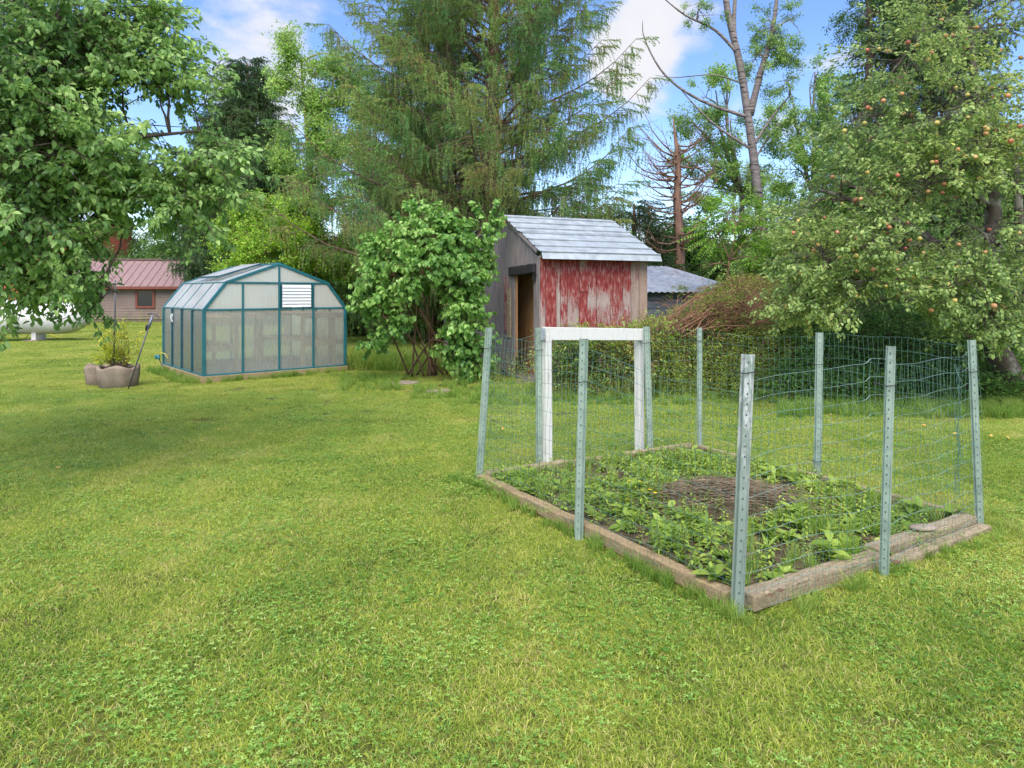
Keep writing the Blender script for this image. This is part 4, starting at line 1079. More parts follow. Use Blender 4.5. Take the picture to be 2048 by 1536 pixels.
for v, sgn in ((0, -1), (1, 1)):
    yo = GHs * sgn * .0
    for i in range(len(prof) - 1):
        a, b = prof[i], prof[i + 1]; A, B_ = gpt(a[0], v, a[1]), gpt(b[0], v, b[1])
        frame(A, B_, .058 if i in (0, 5) else .05, .05)
    for i in range(1, 3) : pass
    frame(gpt(0, v, ZB + .003) , gpt(1, v, ZB + .003), .05, .044)
    frame(gpt(0, v, ZE), gpt(1, v, ZE), .034, .036); frame(gpt(UK, v, ZK), gpt(1 - UK, v, ZK), .034, .036)
    for u in (.25, .5, .75):
        frame(gpt(u, v, ZB), gpt(u, v, ZE), .036, .042)
        frame(gpt(u, v, ZE), gpt(u, v, ZK if u != .5 else ZR), .034, .040)
    # panes of the end wall
    th = GHs * .008
    def pane(poly, name='pane', m='pane'):
        mb = MB(); mb.prism([gpt(u, v, z) for u, z in poly], th); return mb.build(name, M[m], t)
    us = [0, .25, .5, .75, 1]; e = .007
    for i in range(4):
        pane([(us[i] + e, ZB + .02), (us[i + 1] - e, ZB + .02), (us[i + 1] - e, ZE - .015), (us[i] + e, ZE - .015)])
    if v == 0 or True:
        pane([(.012, ZE + .015), (.25 - e, ZE + .015), (.25 - e, ZK - .015), (UK + .004, ZK - .015)], 'pane', 'pane_upper')
        pane([(.25 + e, ZE + .015), (.5 - e, ZE + .015), (.5 - e, ZK - .015), (.25 + e, ZK - .015)], 'pane', 'pane_upper')
        pane([(.75 + e, ZE + .015), (.988, ZE + .015), (1 - UK - .004, ZK - .015), (.75 + e, ZK - .015)], 'pane', 'pane_upper')
        if v == 1: pane([(.5 + e, ZE + .015), (.75 - e, ZE + .015), (.75 - e, ZK - .015), (.5 + e, ZK - .015)], 'pane', 'pane_upper')
        sl_ = (ZR - ZK) / (.5 - UK)
        pane([(UK + .03, ZK + .018), (.5 - e, ZK + .018), (.5 - e, ZR - .03), (UK + .04, ZK + .025)], 'pane', 'pane_upper')
        pane([(.5 + e, ZK + .018), (1 - UK - .03, ZK + .018), (1 - UK - .04, ZK + .025), (.5 + e, ZR - .03)], 'pane', 'pane_upper')
# louvre vent in the front gable
lv = MB(); 
for u in (.512, .738): lv.bar(gpt(u, -.006, ZE + .02), gpt(u, -.006, ZK - .02), .02, .03, GHs)
o = lv.build('louvre_frame', M['teal_dark'], t)
nl = 7
for i in range(nl):
    z = ZE + .03 + (ZK - ZE - .06) * (i + .5) / nl; mb = MB(); A, B_ = gpt(.52, -.008, z), gpt(.73, -.008, z)
    mb.bar(A, B_, .006, (ZK - ZE - .06) / nl * .93, Vector((0, 0, 1)) + GHs * .35); mb.build('louvre_slat', M['white_clean'], t)
# round fan behind the pane
mb = MB(); cc = gpt(.375, .03, ZK - .03); R1 = .27
pts = [cc + GHf * math.cos(a) * R1 + Vector((0, 0, math.sin(a) * R1 * .8)) for a in np.linspace(math.pi, 2 * math.pi, 15)]
mb.tube(pts, .018, 6); mb.build('fan_ring', M['white_clean'], t, True)
# long walls and roof
for u, s in ((0, -1), (1, 1)):
    frameb = lambda a, b, w, h, m='teal': (lambda q: (q.bar(a, b, w, h, GHf * s), q.build('frame_bar', M[m], t, False, .004)))(MB())
    frameb(gpt(u, 0, ZB + .005), gpt(u, 1, ZB + .005), .05, .046); frameb(gpt(u, 0, ZE + .004), gpt(u, 1, ZE + .004), .03, .03)
    uk = UK if u == 0 else 1 - UK
    frameb(gpt(uk, 0, ZK + .004), gpt(uk, 1, ZK + .004), .022, .022)
    for i in range(5):
        v = i / 4
        if 0 < i < 4:
            frameb(gpt(u, v, ZB), gpt(u, v, ZE), .045, .055, 'teal_dark')
            frameb(gpt(u, v, ZE), gpt(uk, v, ZK), .016, .02); frameb(gpt(uk, v, ZK), gpt(.5, v, ZR), .016, .02)
        if i < 4:
            v0, v1 = v + .012, v + .238
            mb = MB(); mb.prism([gpt(u, v0, ZB + .03), gpt(u, v1, ZB + .03), gpt(u, v1, ZE - .02), gpt(u, v0, ZE - .02)], -GHf * s * .008); mb.build('pane', M['pane'], t)
            mb = MB(); dn = Vector((0, 0, -.008)); mb.prism([gpt(u, v0, ZE + .01), gpt(u, v1, ZE + .01), gpt(uk, v1, ZK), gpt(uk, v0, ZK)], dn); mb.build('roof_pane', M['pane_roof'], t)
            mb = MB(); mb.prism([gpt(uk, v0, ZK + .006), gpt(uk, v1, ZK + .006), gpt(.5, v1, ZR), gpt(.5, v0, ZR)], dn); mb.build('roof_pane', M['pane_roof'], t)
mb = MB(); mb.bar(gpt(.5, 0, ZR + .012), gpt(.5, 1, ZR + .012), .05, .03); mb.build('ridge_bar', M['teal'], t)
# opened roof vent
mb = MB(); A, B_, c1, c2 = gpt(.17, .28, ZK + .12), gpt(.17, .70, ZK + .12), gpt(.48, .70, ZR + .03), gpt(.48, .28, ZR + .03)
mb.prism([A, B_, c2 if False else c1, c2], Vector((0, 0, .012))); mb.build('roof_vent', M['pane_roof'], t)
mb = MB(); mb.bar(A, B_, .03, .035); mb.bar(A, c2, .02, .025); mb.bar(B_, c1, .02, .025); mb.build('vent_frame', M['teal_dark'], t)
# shelves inside
for (u0, u1, v0, v1, z) in ((.03, .24, .06, .94, 1.13), (.03, .24, .06, .94, .62), (.70, .95, .06, .94, 1.17), (.70, .95, .06, .94, .62), (.28, .68, .78, .95, 1.13)):
    mb = MB(); c_ = [gpt(u0, v0, z), gpt(u1, v0, z), gpt(u1, v1, z), gpt(u0, v1, z)]; mb.prism(c_, Vector((0, 0, .02))); mb.bar(gpt(u0, v0, z - .04), gpt(u1, v0, z - .04), .035, .09); mb.bar(gpt(u0, v1, z - .04), gpt(u1, v1, z - .04), .035, .09)
    mb.bar(gpt(u1, v0, z - .04), gpt(u1, v1, z - .04), .035, .085); mb.build('shelf', M['shelf_wood'], t)
for (u, v) in ((.235, .08), (.235, .92), (.705, .08), (.705, .92), (.945, .08), (.66, .9), (.34, .92)):
    mb = MB(); mb.bar(gpt(u, v, .02), gpt(u, v, 1.16), .06, .06, GHf); mb.build('shelf_leg', M['shelf_wood'], t)
mb = MB(); mb.prism([gpt(.02, .02, .03), gpt(.98, .02, .03), gpt(.98, .98, .03), gpt(.02, .98, .03)], Vector((0, 0, .03))); mb.build('floor_mat', simple('floor_mat_grey', lin(120, 122, 118), .9), t)
mb = MB()
for k in (0, 1): mb.tube([gpt(-.012, .70 + k * .03, 1.18), gpt(-.02, .70 + k * .03, 1.10), gpt(-.012, .70 + k * .03, 1.02)], .008, 5)
mb.build('side_handle', M['white_clean'], t)

# ------------------------------------------------------------------ red and grey shed
t = thing('plank_shed', 'small old shed with peeling red planks and a ribbed metal roof', 'shed', SH0)
def spt(a, b, z): return SH0 + SHf * a + SHs * b + Vector((0, 0, z))
ZT = 2.22; RB, RZ = 1.45, 3.04     # ridge position back from the corner, ridge height
LE, LZ = 3.1, 2.80                 # far end of the gable wall
edges = [0, .10, .31, .39, .53, .76, .93, 1.12, 1.40, 1.67, 1.84, 2.02, 2.2]
top_red = [.9, 1, .6, .9, .95, .6, 1, 1, .95, .75, .45, .3]
mid_red = [.5, .95, .3, .55, .5, .85, .3, .25, .5, .4, .25, .1]
low_red = [.15, .75, .35, .55, .2, .85, 1, .7, .6, .45, .2, .05]
def plank(name, quad_fn, a0, a1, z0, z1, mat, paint=None, tan=0, rows=10, prot=0.0, zt=None):
    """a board between a0..a1 along one wall; quad_fn maps (along, out, z)"""
    V, F = [], []; pa = []
    for r in range(rows + 1):
        f = r / rows
        for (a, o_) in ((a0, -.012), (a1, -.012), (a1, .010), (a0, .010)):
            zt_ = z1 if zt is None else zt(a)
            z = z0 + (zt_ - z0) * f; V.append(quad_fn(a, o_ - prot, z)); pa.append(np.interp(f, (0, .25, .45, .6, .85, 1), paint) if paint else 0)
    for r in range(rows):
        for q in range(4): F.append((r * 4 + q, r * 4 + (q + 1) % 4, r * 4 + 4 + (q + 1) % 4, r * 4 + 4 + q))
    F += [(3, 2, 1, 0), tuple(rows * 4 + q for q in range(4))]
    mb = MB(); mb.add(V, F); o = mb.build(name, mat, t)
    if paint:
        at = o.data.attributes.new('paint', 'FLOAT', 'POINT'); at.data.foreach_set('value', np.array(pa, dtype=np.float32))
        at = o.data.attributes.new('tan', 'FLOAT', 'POINT'); at.data.foreach_set('value', np.full(len(pa), tan, dtype=np.float32))
    return o
fwall = lambda a, o_, z: spt(a, o_, z)
for i in range(len(edges) - 1):
    g_ = .004; jit = R_(-.004, .004)
    plank('plank', fwall, edges[i] + g_, edges[i + 1] - g_, .35 + R_(-.04, .04), ZT - .02, M['plank_red'], (low_red[i] * .4, low_red[i], (low_red[i] + mid_red[i]) / 2, mid_red[i], top_red[i], top_red[i]), max(0, (i - 9) / 2.5), 12, jit)
o = plank('plank', fwall, .77, .925, 1.62, ZT - .05, M['plank_red'], (.8, .8, .7, .6, .5, .4), .4, 8, .014); tag(o, 'short brown red patch board nailed over the red wall')
mb = MB(); mb.bar(spt(.0, -.022, ZT + .005), spt(SW, -.022, ZT - .005), .03, .06, (0, 0, 1), 8, .004); mb.build('eave_board', M['timber_grey'], t)
# gable side, with door gap b in .24 .. 1.14
gwall = lambda b, o_, z: spt(o_, b, z)
def gtop(b): return ZT + (RZ - ZT) * b / RB - .03 if b < RB else RZ - .03 + (LZ - RZ) * (b - RB) / (LE - RB)
bs = [0, .12, .235]
for i in range(2): plank('plank', gwall, bs[i] + .005, bs[i + 1] - .005, .05, 0, M['plank_grey'], None, 0, 6, R_(-.009, .009), gtop)
bs = [.235, .40, .55, .72, .90, 1.04, 1.20, RB, 1.62]
for i in range(8 - 1): plank('plank', gwall, bs[i] + .005, bs[i + 1] - .005, 1.98 if bs[i] < 1.15 else .05, 0, M['plank_grey'], None, 0, 6, R_(-.009, .009), gtop)
bs = [1.45, 1.63, 1.80, 1.96, 2.15, 2.32, 2.5, 2.70, 2.88, LE]
for i in range(len(bs) - 1): plank('plank', gwall, bs[i] + .005, bs[i + 1] - .005, .05 + R_(0, .05), 0, M['plank_grey'], None, 0, 6, R_(-.009, .009), gtop)
o = plank('plank', gwall, 1.06, 1.20, .05, 1.98, M['plank_grey'], None, 0, 6, .002)
o = plank('batten', gwall, 1.22, 1.36, .75, 1.68, M['timber_grey'], None, 0, 4, .02); tag(o, 'pale nailed board left of the doorway')
o = plank('plank', gwall, 1.37, 1.52, .85, 1.9, M['plank_red'], (.5, .5, .55, .6, .5, .4), .2, 6, .015); tag(o, 'narrow board with leftover red paint')
o = plank('door_post', gwall, 1.005, 1.055, .4, 1.97, M['lumber'], None, 0, 3, -.02); tag(o, 'fresh yellow lumber door post')
mb = MB(); mb.bar(spt(-.04, .12, 2.02), spt(-.04, 1.22, 1.99), .07, .17, (0, 0, 1), 8, .007); tag(mb.build('lintel', M['tar'], t, False, .02), 'sagging black tarred beam over the doorway')
mb = MB(); mb.bar(spt(-.03, .14, 1.93), spt(-.03, .18, 1.80), .05, .08); mb.build('lintel_end', M['tar'], t)
# inside and back walls
for (A, B_) in ((spt(.05, SD - .1, 0), spt(SW - .03, SD - .1, 0)), (spt(SW - .02, .03, 0), spt(SW - .02, SD - .1, 0))):
    d = (B_ - A).normalized(); L = (B_ - A).length; n = int(L / .22); 
    for i in range(n):
        a = A + d * L * i / n; b = A + d * (L * (i + 1) / n - .006); mb = MB(); q = Vector((-d.y, d.x, 0)) * .022; mb.hexa([a, b, b + q, a + q] + [x + Vector((0, 0, 2.2)) for x in (a, b, b + q, a + q)]); mb.build('plank', M['plank_in'], t)
# plywood partition seen through the doorway
mb = MB(); A, B_ = spt(.42, .1, 0.02), spt(.42, 2.6, 0.02); q = SHf * .02; mb.hexa([A, B_, B_ + q, A + q] + [x + Vector((0, 0, 2.1)) for x in (A, B_, B_ + q, A + q)]); mb.build('inner_partition', M['plank_in'], t)
mb = MB(); mb.prism([spt(.02, .02, .02), spt(SW - .03, .02, .02), spt(SW - .03, SD - .1, .02), spt(.02, SD - .1, .02)], Vector((0, 0, .03))); mb.build('floor', M['plank_grey'], t)
# ribbed roof: ribs run along the ridge
def ribbed(name, mat, a0, a1, pts, ribs, h=.026, th=.003):
    """pts: profile polyline (b, z) from top to bottom; ribs raised along it"""
    P = [Vector((0, b, z)) for b, z in pts]; seg = [(P[i + 1] - P[i]).length for i in range(len(P) - 1)]; tot = sum(seg)
    def at(s):
        for i, L in enumerate(seg):
            if s <= L or i == len(seg) - 1:
                d = (P[i + 1] - P[i]).normalized(); n_ = Vector((0, -d.z, d.y)) if True else None
                n_ = n_ if n_.z > 0 or abs(n_.z) < .2 and n_.y < 0 else -n_
                return P[i] + d * min(s, L), n_
            s -= L
    ss = [(0, 0)]; k = ribs
    for i in range(k):
        c_ = tot * (i + .5) / k; ss += [(c_ - .034, 0), (c_ - .006, h), (c_ + .020, h), (c_ + .023, 0)]
    ss += [(tot, 0)]; ss = sorted(x for x in ss if 0 <= x[0] <= tot)
    up = []; dn = []
    for s, hh in ss:
        p, n_ = at(s); up.append(p + n_ * hh); dn.append(p + n_ * (hh - th))
    V = []; n = len(up)
    for a in (a0, a1):
        for p in up: V.append(spt(a, p.y, p.z))
        for p in dn: V.append(spt(a, p.y, p.z))
    F = [(i, i + 1, 2 * n + i + 1, 2 * n + i) for i in range(n - 1)] + [(n + i, 3 * n + i, 3 * n + i + 1, n + i + 1) for i in range(n - 1)]
    F += [(i, n + i, n + i + 1, i + 1) for i in range(n - 1)] + [(2 * n + i, 2 * n + i + 1, 3 * n + i + 1, 3 * n + i) for i in range(n - 1)] + [(0, 2 * n, 3 * n, n), (n - 1, 2 * n - 1, 4 * n - 1, 3 * n - 1)]
    mb = MB(); mb.add(V, F); return mb.build(name, mat, t)
sl2 = (RZ + .04 - 2.30) / (RB + .12)
zr = lambda b: RZ + .04 - sl2 * (RB - b)
ribbed('roof_sheet', M['galv'], -.10, SW + .16, [(RB + .02, RZ + .05), (.70, zr(.70) + .008)], 3)
o = ribbed('roof_sheet', M['galv'], -.06, SW + .17, [(.76, zr(.76) + .001), (-.05, zr(-.05) - .004), (-.15, zr(-.12) - .005), (-.21, zr(-.12) - .04), (-.235, zr(-.12) - .13)], 4)
tag(o, 'lower roof sheet bent down over the eave')
o = ribbed('roof_sheet', M['galv_dark'], -.12, SW + .1, [(RB + .03, RZ + .03), (3.2, 2.83), (5.2, 2.42)], 9)
tag(o, 'dark rear roof sheet over the lean-to')
for (a, b, z0_, b2, z1_) in ((-.07, RB, RZ, 5.1, 2.38), (-.05, RB - .02, RZ - .0, .02, zr(.02) - .06)):
    mb = MB(); mb.bar(spt(a, b, z0_ - .03), spt(a, b2, z1_ - .0), .03, .05); mb.build('rafter', M['plank_grey'], t)
mb = MB(); mb.box(spt(-.09, RB - .12, RZ - .10), (.12, .05, .05), .4); mb.build('block', M['lumber'], t)
mb = MB(); mb.bar(spt(-.10, RB + .02, RZ - .02), spt(-.10, RB + .45, RZ - .05), .03, .06); mb.build('block', M['lumber'], t)
for b in (5.0, 4.0, 3.2):
    mb = MB(); mb.bar(spt(-.02, b, 0), spt(-.02, b, 2.45 + (5.1 - b) * .17), .15, .05, SHs, 5, .004); mb.build('leanto_post', M['plank_grey'], t)
for b in np.arange(3.3, 4.9, .26):
    mb = MB(); mb.bar(spt(.3, b, .05), spt(.3, b, 2.2), .2, .02, SHf, 4, .003); mb.build('plank', M['plank_grey'], t)
# door step stones
for (x, y, rx, ry, lab) in ((800, 768, .34, .2, 'flat grey stepping stone in front of the lilac stems'), (868, 784, .30, .14, 'flat tan stepping stone half sunk in dirt before the shed'), (1046, 766, .3, .22, 'pale stone slab at the shed doorway')):
    p = G(x, y); mb = MB(); n = 10; jr = [R_(.85, 1.1) for _ in range(n)]
    mb.prism([p + Vector((math.cos(i * .6283) * rx * jr[i], math.sin(i * .6283) * ry * jr[i], -.03)) for i in range(n)], (0, 0, .07)); mb.top('stepping_stone', M['stone'], lab, 'stone', None, False, .012)
# bare dirt patches
for (x, y, rx, ry, lab) in ((870, 782, .75, .22, ''), (150, 786, .40, .14, ''), (1064, 1425, .05, .035, '')):
    p = G(x, y); mb = MB(); n = 26; ring = []
    V = [(p.x, p.y, float(gz(p.x, p.y)) + .012)]
    for i in range(n):
        k = R_(.75, 1.15); xx, yy = p.x + math.cos(i * 6.283 / n) * rx * k, p.y + math.sin(i * 6.283 / n) * ry * k; V.append((xx, yy, float(gz(xx, yy)) - .004))
    mb.add(V, [(0, 1 + i, 1 + (i + 1) % n) for i in range(n)]); o = mb.build('dirt_patch', M['soil'], None, True); tag(o, kind='structure')

# ------------------------------------------------------------------ low metal barn behind
MB0 = W(1250, 585, 17.0); MB0.z = 0
t = thing('metal_shed', 'low grey metal shed with rusty roof half hidden by brush', 'shed', MB0)
b0 = Vector((2.2, 16.6, 0)); b1 = Vector((6.3, 18.4, 0)); dB = (b1 - b0).normalized(); nB = Vector((-dB.y, dB.x, 0)); LB = (b1 - b0).length
for i in range(8):
    z = .0 + i * .2; mb = MB(); mb.hexa([b0 + Vector((0, 0, z)), b1 + Vector((0, 0, z)), b1 + nB * .03 + Vector((0, 0, z)), b0 + nB * .03 + Vector((0, 0, z)),
        b0 - nB * .0 + nB * .012 + Vector((0, 0, z + .196)), b1 + nB * .012 + Vector((0, 0, z + .196)), b1 + nB * .03 + Vector((0, 0, z + .196)), b0 + nB * .03 + Vector((0, 0, z + .196))]); mb.build('siding_panel', M['galv_dark'], t)
for (o_, L_) in ((nB * 3.2, None),):
    mb = MB(); A, B_ = b0 + o_, b1 + o_; mb.hexa([A, B_, B_ + nB * .03, A + nB * .03] + [x + Vector((0, 0, 2.3)) for x in (A, B_, B_ + nB * .03, A + nB * .03)]); mb.build('back_wall', M['galv_dark'], t)
nr = 26
V = []; F = []
for i in range(nr * 4 + 1):
    a = -.1 + (LB + .2) * i / (nr * 4); hh = (0, .022, .022, 0)[i % 4]
    for (k, z) in ((-.25, 1.60), (3.5, 2.42)):
        p = b0 + dB * a + nB * k; V.append((p.x, p.y, z + hh))
for i in range(nr * 4): F.append((i * 2, i * 2 + 2, i * 2 + 3, i * 2 + 1))
mb = MB(); mb.add(V, F); o = mb.build('roof', M['galv_rust'], t); sm = o.modifiers.new('thick', 'SOLIDIFY'); sm.thickness = .004; sm.offset = -1
for k in (b0, b1 - dB * .05):
    mb = MB(); mb.prism([k, k + nB * 3.2, k + nB * 3.2 + Vector((0, 0, 2.3)), k + Vector((0, 0, 1.6))], dB * .03); mb.build('end_wall', M['galv_dark'], t)

# ------------------------------------------------------------------ cottage, barn, gas tank
cb0 = Vector((-23.5, 36.0, 0)); cb1 = Vector((-16.85, 36.6, 0)); dC = (cb1 - cb0).normalized(); nC = Vector((-dC.y, dC.x, 0)); LC = (cb1 - cb0).length
t = thing('brown_cottage', 'low brown clapboard cottage with a dusty red metal roof', 'cottage', (cb0 + cb1) / 2)
EZ, RGZ, DP = 2.02, 3.42, 4.2
mb = MB()
for i in range(13):
    z = .18 + i * .145
    for (A, B_, q) in ((cb0, cb1, nC), (cb1, cb1 + nC * DP, -dC), (cb0 + nC * DP, cb0, dC)):
        mb.hexa([A + Vector((0, 0, z)), B_ + Vector((0, 0, z)), B_ + q * .05 + Vector((0, 0, z)), A + q * .05 + Vector((0, 0, z)), A + q * .028 + Vector((0, 0, z + .142)), B_ + q * .028 + Vector((0, 0, z + .142)), B_ + q * .05 + Vector((0, 0, z + .142)), A + q * .05 + Vector((0, 0, z + .142))])
tag(mb.build('siding', M['cottage'], t), kind='stuff')
mb = MB(); q0 = cb0 + dC * .06 + nC * .06; q1 = cb1 - dC * .06 + nC * .06; mb.hexa([q0, q1, q1 + nC * (DP - .1), q0 + nC * (DP - .1)] + [x + Vector((0, 0, EZ)) for x in (q0, q1, q1 + nC * (DP - .1), q0 + nC * (DP - .1))]); mb.build('wall', M['cottage'], t)
for k in (cb0 + dC * .02, cb1 - dC * .06): mb = MB(); mb.prism([k + Vector((0, 0, EZ)), k + nC * DP + Vector((0, 0, EZ)), k + nC * DP / 2 + Vector((0, 0, RGZ - .06))], dC * .04); mb.build('gable', M['cottage'], t)
n = 18
for sgn in (0, 1):
    for i in range(n):
        a0 = -.3 + (LC + .6) * i / n; a1 = -.3 + (LC + .6) * (i + 1) / n
        lo = (-.35 if sgn == 0 else DP + .35); P0, P1 = cb0 + dC * a0 + nC * lo + Vector((0, 0, EZ - .12)), cb0 + dC * (a1 - .01) + nC * lo + Vector((0, 0, EZ - .12))
        Q0, Q1 = cb0 + dC * a0 + nC * DP / 2 + Vector((0, 0, RGZ)), cb0 + dC * (a1 - .01) + nC * DP / 2 + Vector((0, 0, RGZ))
        mb = MB(); up = Vector((0, 0, .03)); mb.hexa([P0, P1, Q1, Q0, P0 + up, P1 + up, Q1 + up, Q0 + up]); mb.bar(P0 + up * 1.5, Q0 + up * 1.5, .035, .04); mb.build('roof_panel', M['cottage_roof'], t)
mb = MB(); mb.bar(cb0 - dC * .3 - nC * .37 + Vector((0, 0, EZ - .17)), cb1 + dC * .3 - nC * .37 + Vector((0, 0, EZ - .17)), .03, .14); mb.build('fascia', M['trim'], t)
mb = MB(); mb.bar(cb0 - dC * .3 + nC * DP / 2 + Vector((0, 0, RGZ + .05)), cb1 + dC * .3 + nC * DP / 2 + Vector((0, 0, RGZ + .05)), .3, .04); mb.build('ridge_cap', M['cottage_roof'], t)
wx = -19.6; wc = cb0 + dC * ((wx - cb0.x) / dC.x)
wo = wc - nC * .03 + Vector((0, 0, 1.28)); az = math.atan2(dC.y, dC.x)
mb = MB()
for (dx, dz, sx, sz) in ((0, .46, 1.0, .12), (0, -.46, 1.0, .12), (-.44, 0, .12, .8), (.44, 0, .12, .8)): mb.box(wo + dC * dx + Vector((0, 0, dz)), (sx, .05, sz), az)
wfm = mb.build('window', M['trim'], t); mb = MB(); mb.box(wo + nC * .01, (.78, .02, .8), az); mb.build('pane', M['window'], wfm)
mb = MB(); p = Vector((-17.1, 39.3, 0)); mb.tube([p + Vector((0, 0, 1.5)), p + Vector((0, 0, 3.15))], .07, 8); mb.tube([p + Vector((0, 0, 3.15)), p + Vector((0, 0, 3.25))], .14, 8); mb.build('stove_pipe', M['galv'], t, True)
t2 = tufts('cottage_plants', 'weed_stalk', [cb0.lerp(cb1, random.random()) + Vector((R_(-.3, .3), R_(-1.0, -.3), 0)) for _ in range(120)], 'low mixed plants along the cottage wall', 'plants', (.35, .8))
# orange barn far left
ob0, ob1 = Vector((-38.0, 48.0, 0)), Vector((-30.2, 48.0, 0)); t = thing('orange_barn', 'tall orange red boarded barn glimpsed behind the cherry tree', 'barn', (ob0 + ob1) / 2)
n = 26
for i in range(n):
    a = ob0.lerp(ob1, i / n); b = ob0.lerp(ob1, (i + .95) / n); mb = MB(); q = Vector((0, .05, 0)); mb.hexa([a, b, b + q, a + q] + [x + Vector((0, 0, 6.6)) for x in (a, b, b + q, a + q)]); mb.build('board', M['barn'], t)
mb = MB(); q0, q1 = ob0 + Vector((0, .06, 0)), ob1 + Vector((0, .06, 0)); q = Vector((0, 6, 0)); mb.hexa([q0, q1, q1 + q, q0 + q] + [x + Vector((0, 0, 6.6)) for x in (q0, q1, q1 + q, q0 + q)]); mb.build('wall', M['barn'], t)
mb = MB(); c_ = Vector((0, 3, 0)); mb.prism([ob0 + Vector((-.3, -.4, 6.6)), ob0 + Vector((-.3, 3, 9.0)), ob0 + Vector((-.3, 6.5, 6.6)), ob0 + Vector((-.3, 3, 8.8))], Vector((8.4, 0, 0))); mb.build('roof', M['galv_rust'], t)
# gas tank
tk = Vector((-16.6, 22.0, 0)); t = thing('gas_tank', 'long white gas tank on short legs beneath the cherry branches', 'gas tank', tk)
ax = Vector((1, .12, 0)).normalized(); cz = .80; Rk = .55; mb = MB()
ss = [(-2.75, .02), (-2.68, .2), (-2.55, .36), (-2.3, .49), (-2.0, .545), (-1.8, Rk), (1.8, Rk), (2.0, .545), (2.3, .49), (2.55, .36), (2.68, .2), (2.75, .02)]
mb.tube([tk + ax * s + Vector((0, 0, cz)) for s, r in ss], [r for s, r in ss], 28); mb.build('shell', M['tank'], t, True)
for s in (-1.35, 1.2):
    mb = MB(); q = tk + ax * s; mb.box(q + Vector((0, 0, .18)), (.14, .5, .30)); mb.build('leg', M['tank'], t); mb = MB(); mb.box(q + Vector((0, 0, .03)), (.5, .8, .08)); mb.build('footing', M['concrete'], t)
mb = MB(); q = tk + Vector((0, 0, cz + Rk - .03)); mb.tube([q, q + Vector((0, 0, .16)), q + Vector((0, 0, .24))], [.24, .24, .1], 14); mb.build('valve_dome', M['tank'], t, True)
mb = MB(); p = G(58, 678); mb.tube([p + Vector((x, R_(-.05, .05), z)) for x, z in ((-.1, 0), (0, .22), (.15, .30), (.5, .24), (.9, .08), (1.2, .01))], .018, 6); mb.top('yellow_gas_line', M['hose'], 'yellow hose looping out of the grass beneath the white tank', 'hose', None, True)

# ------------------------------------------------------------------ planters and garden tools
def planter(name, c, R, H, label, rot=0, lobes=4):
    T = thing(name, label, 'planter', c, 'scalloped concrete planters'); n = 64; V = []; F = []
    rows = [(0, .84, 0), (.06, .92, 0), (.5, 1.0, 0), (.88, 1.03, .6), (1, 1.02, 1), (1, .86, 1), (.82, .84, .8)]
    for (h, k, w) in rows:
        for i in range(n):
            a = i * 6.2832 / n; sc = abs(math.cos(lobes / 2 * (a + rot))) ** .6
            r = R * k * (.86 + .14 * sc); V.append((c.x + math.cos(a) * r, c.y + math.sin(a) * r, c.z + H * h - w * .028 * math.cos(lobes * (a + rot)) * (1 if h > .5 else 0)))
    for j in range(len(rows) - 1):
        for i in range(n): F.append((j * n + i, j * n + (i + 1) % n, (j + 1) * n + (i + 1) % n, (j + 1) * n + i))
    mb = MB(); mb.add(V, F); mb.build('bowl', M['concrete'], T, True)
    mb = MB(); V = [(c.x, c.y, c.z + H * .86)] + [V[(len(rows) - 1) * n + i] for i in range(n)]; mb.add(V, [(0, 1 + i, 1 + (i + 1) % n) for i in range(n)]); mb.build('soil', M['soil'], T, True); return T
pc = G(229, 776) + Vector((0, .12, 0)); planter('planter', pc, .335, .36, 'larger scalloped concrete planter holding a yellowing shrub', .4)
pc2 = pc + Vector((-.50, .36, 0)); planter('planter', pc2, .26, .33, 'smaller scalloped planter tucked behind the larger one', .9)
T = thing('potted_shrub', 'straggly yellow green shrub growing in the concrete planter', 'shrub', pc + Vector((0, 0, .3))); lm = MB(); P, Rt, Sc = [], [], []
twig_cluster('planter_twig', 4, 14, .2, .045, 'broad', M['leaf_planter'], M['stem_brown'], 55, .2, .2, .02, 1.2, 15)
for i in range(44):
    a = R_(0, 6.28); b = pc + Vector((R_(-.15, .15), R_(-.12, .12), .3)); e = b + Vector((math.cos(a) * R_(.05, .30), math.sin(a) * R_(.05, .25), R_(.15, .80) * (1 if R_(0, 1) < .7 else .6)))
    c_ = curve(b, e, 0, 4, .08, .1); lm.tube(c_, [.006, .005, .004, .003, .002], 4, False)
    for k in range(4): q = along(c_, R_(.3, 1)); P.append(tuple(q)); Rt.append(euler_of(Vector((math.cos(a), math.sin(a), .6)) + Vector((R_(-1, 1), R_(-1, 1), R_(-.3, .6))), R_(-.6, .6))); Sc.append(R_(.6, 1.1))
lm.build('stems', M['stem_brown'], T); tag(spread('foliage', 'planter_twig', P, Rt, Sc, T), kind='stuff')
p = G(226, 777); mb = MB(); mb.tube([p, W(230, 630, p.y), W(231, 560, p.y) ], [.013, .011, .010], 8); mb.top('garden_stake', M['pole'], 'dark upright metal rod standing in front of the planter', 'rod', None, True)
p = G(256, 779); T = thing('leaning_pole', 'thin grey pole with a pistol grip leaning beside the planter', 'pole', p); q = W(299, 650, p.y + .15)
mb = MB(); mb.tube([p, q], [.010, .013], 8); mb.build('shaft', M['pole'], T, True)
mb = MB(); d = (q - p).normalized(); mb.tube([q - d * .05, q + d * .04, q + d * .16], [.022, .026, .017], 8); mb.build('grip', M['galv_dark'], T, True)
mb = MB(); mb.tube([q - d * .10 + Vector((-.02, 0, 0)), q - d * .02 + Vector((-.035, 0, 0)), q + d * .01], [.018, .03, .02], 8); mb.build('knob', M['black'], T, True)
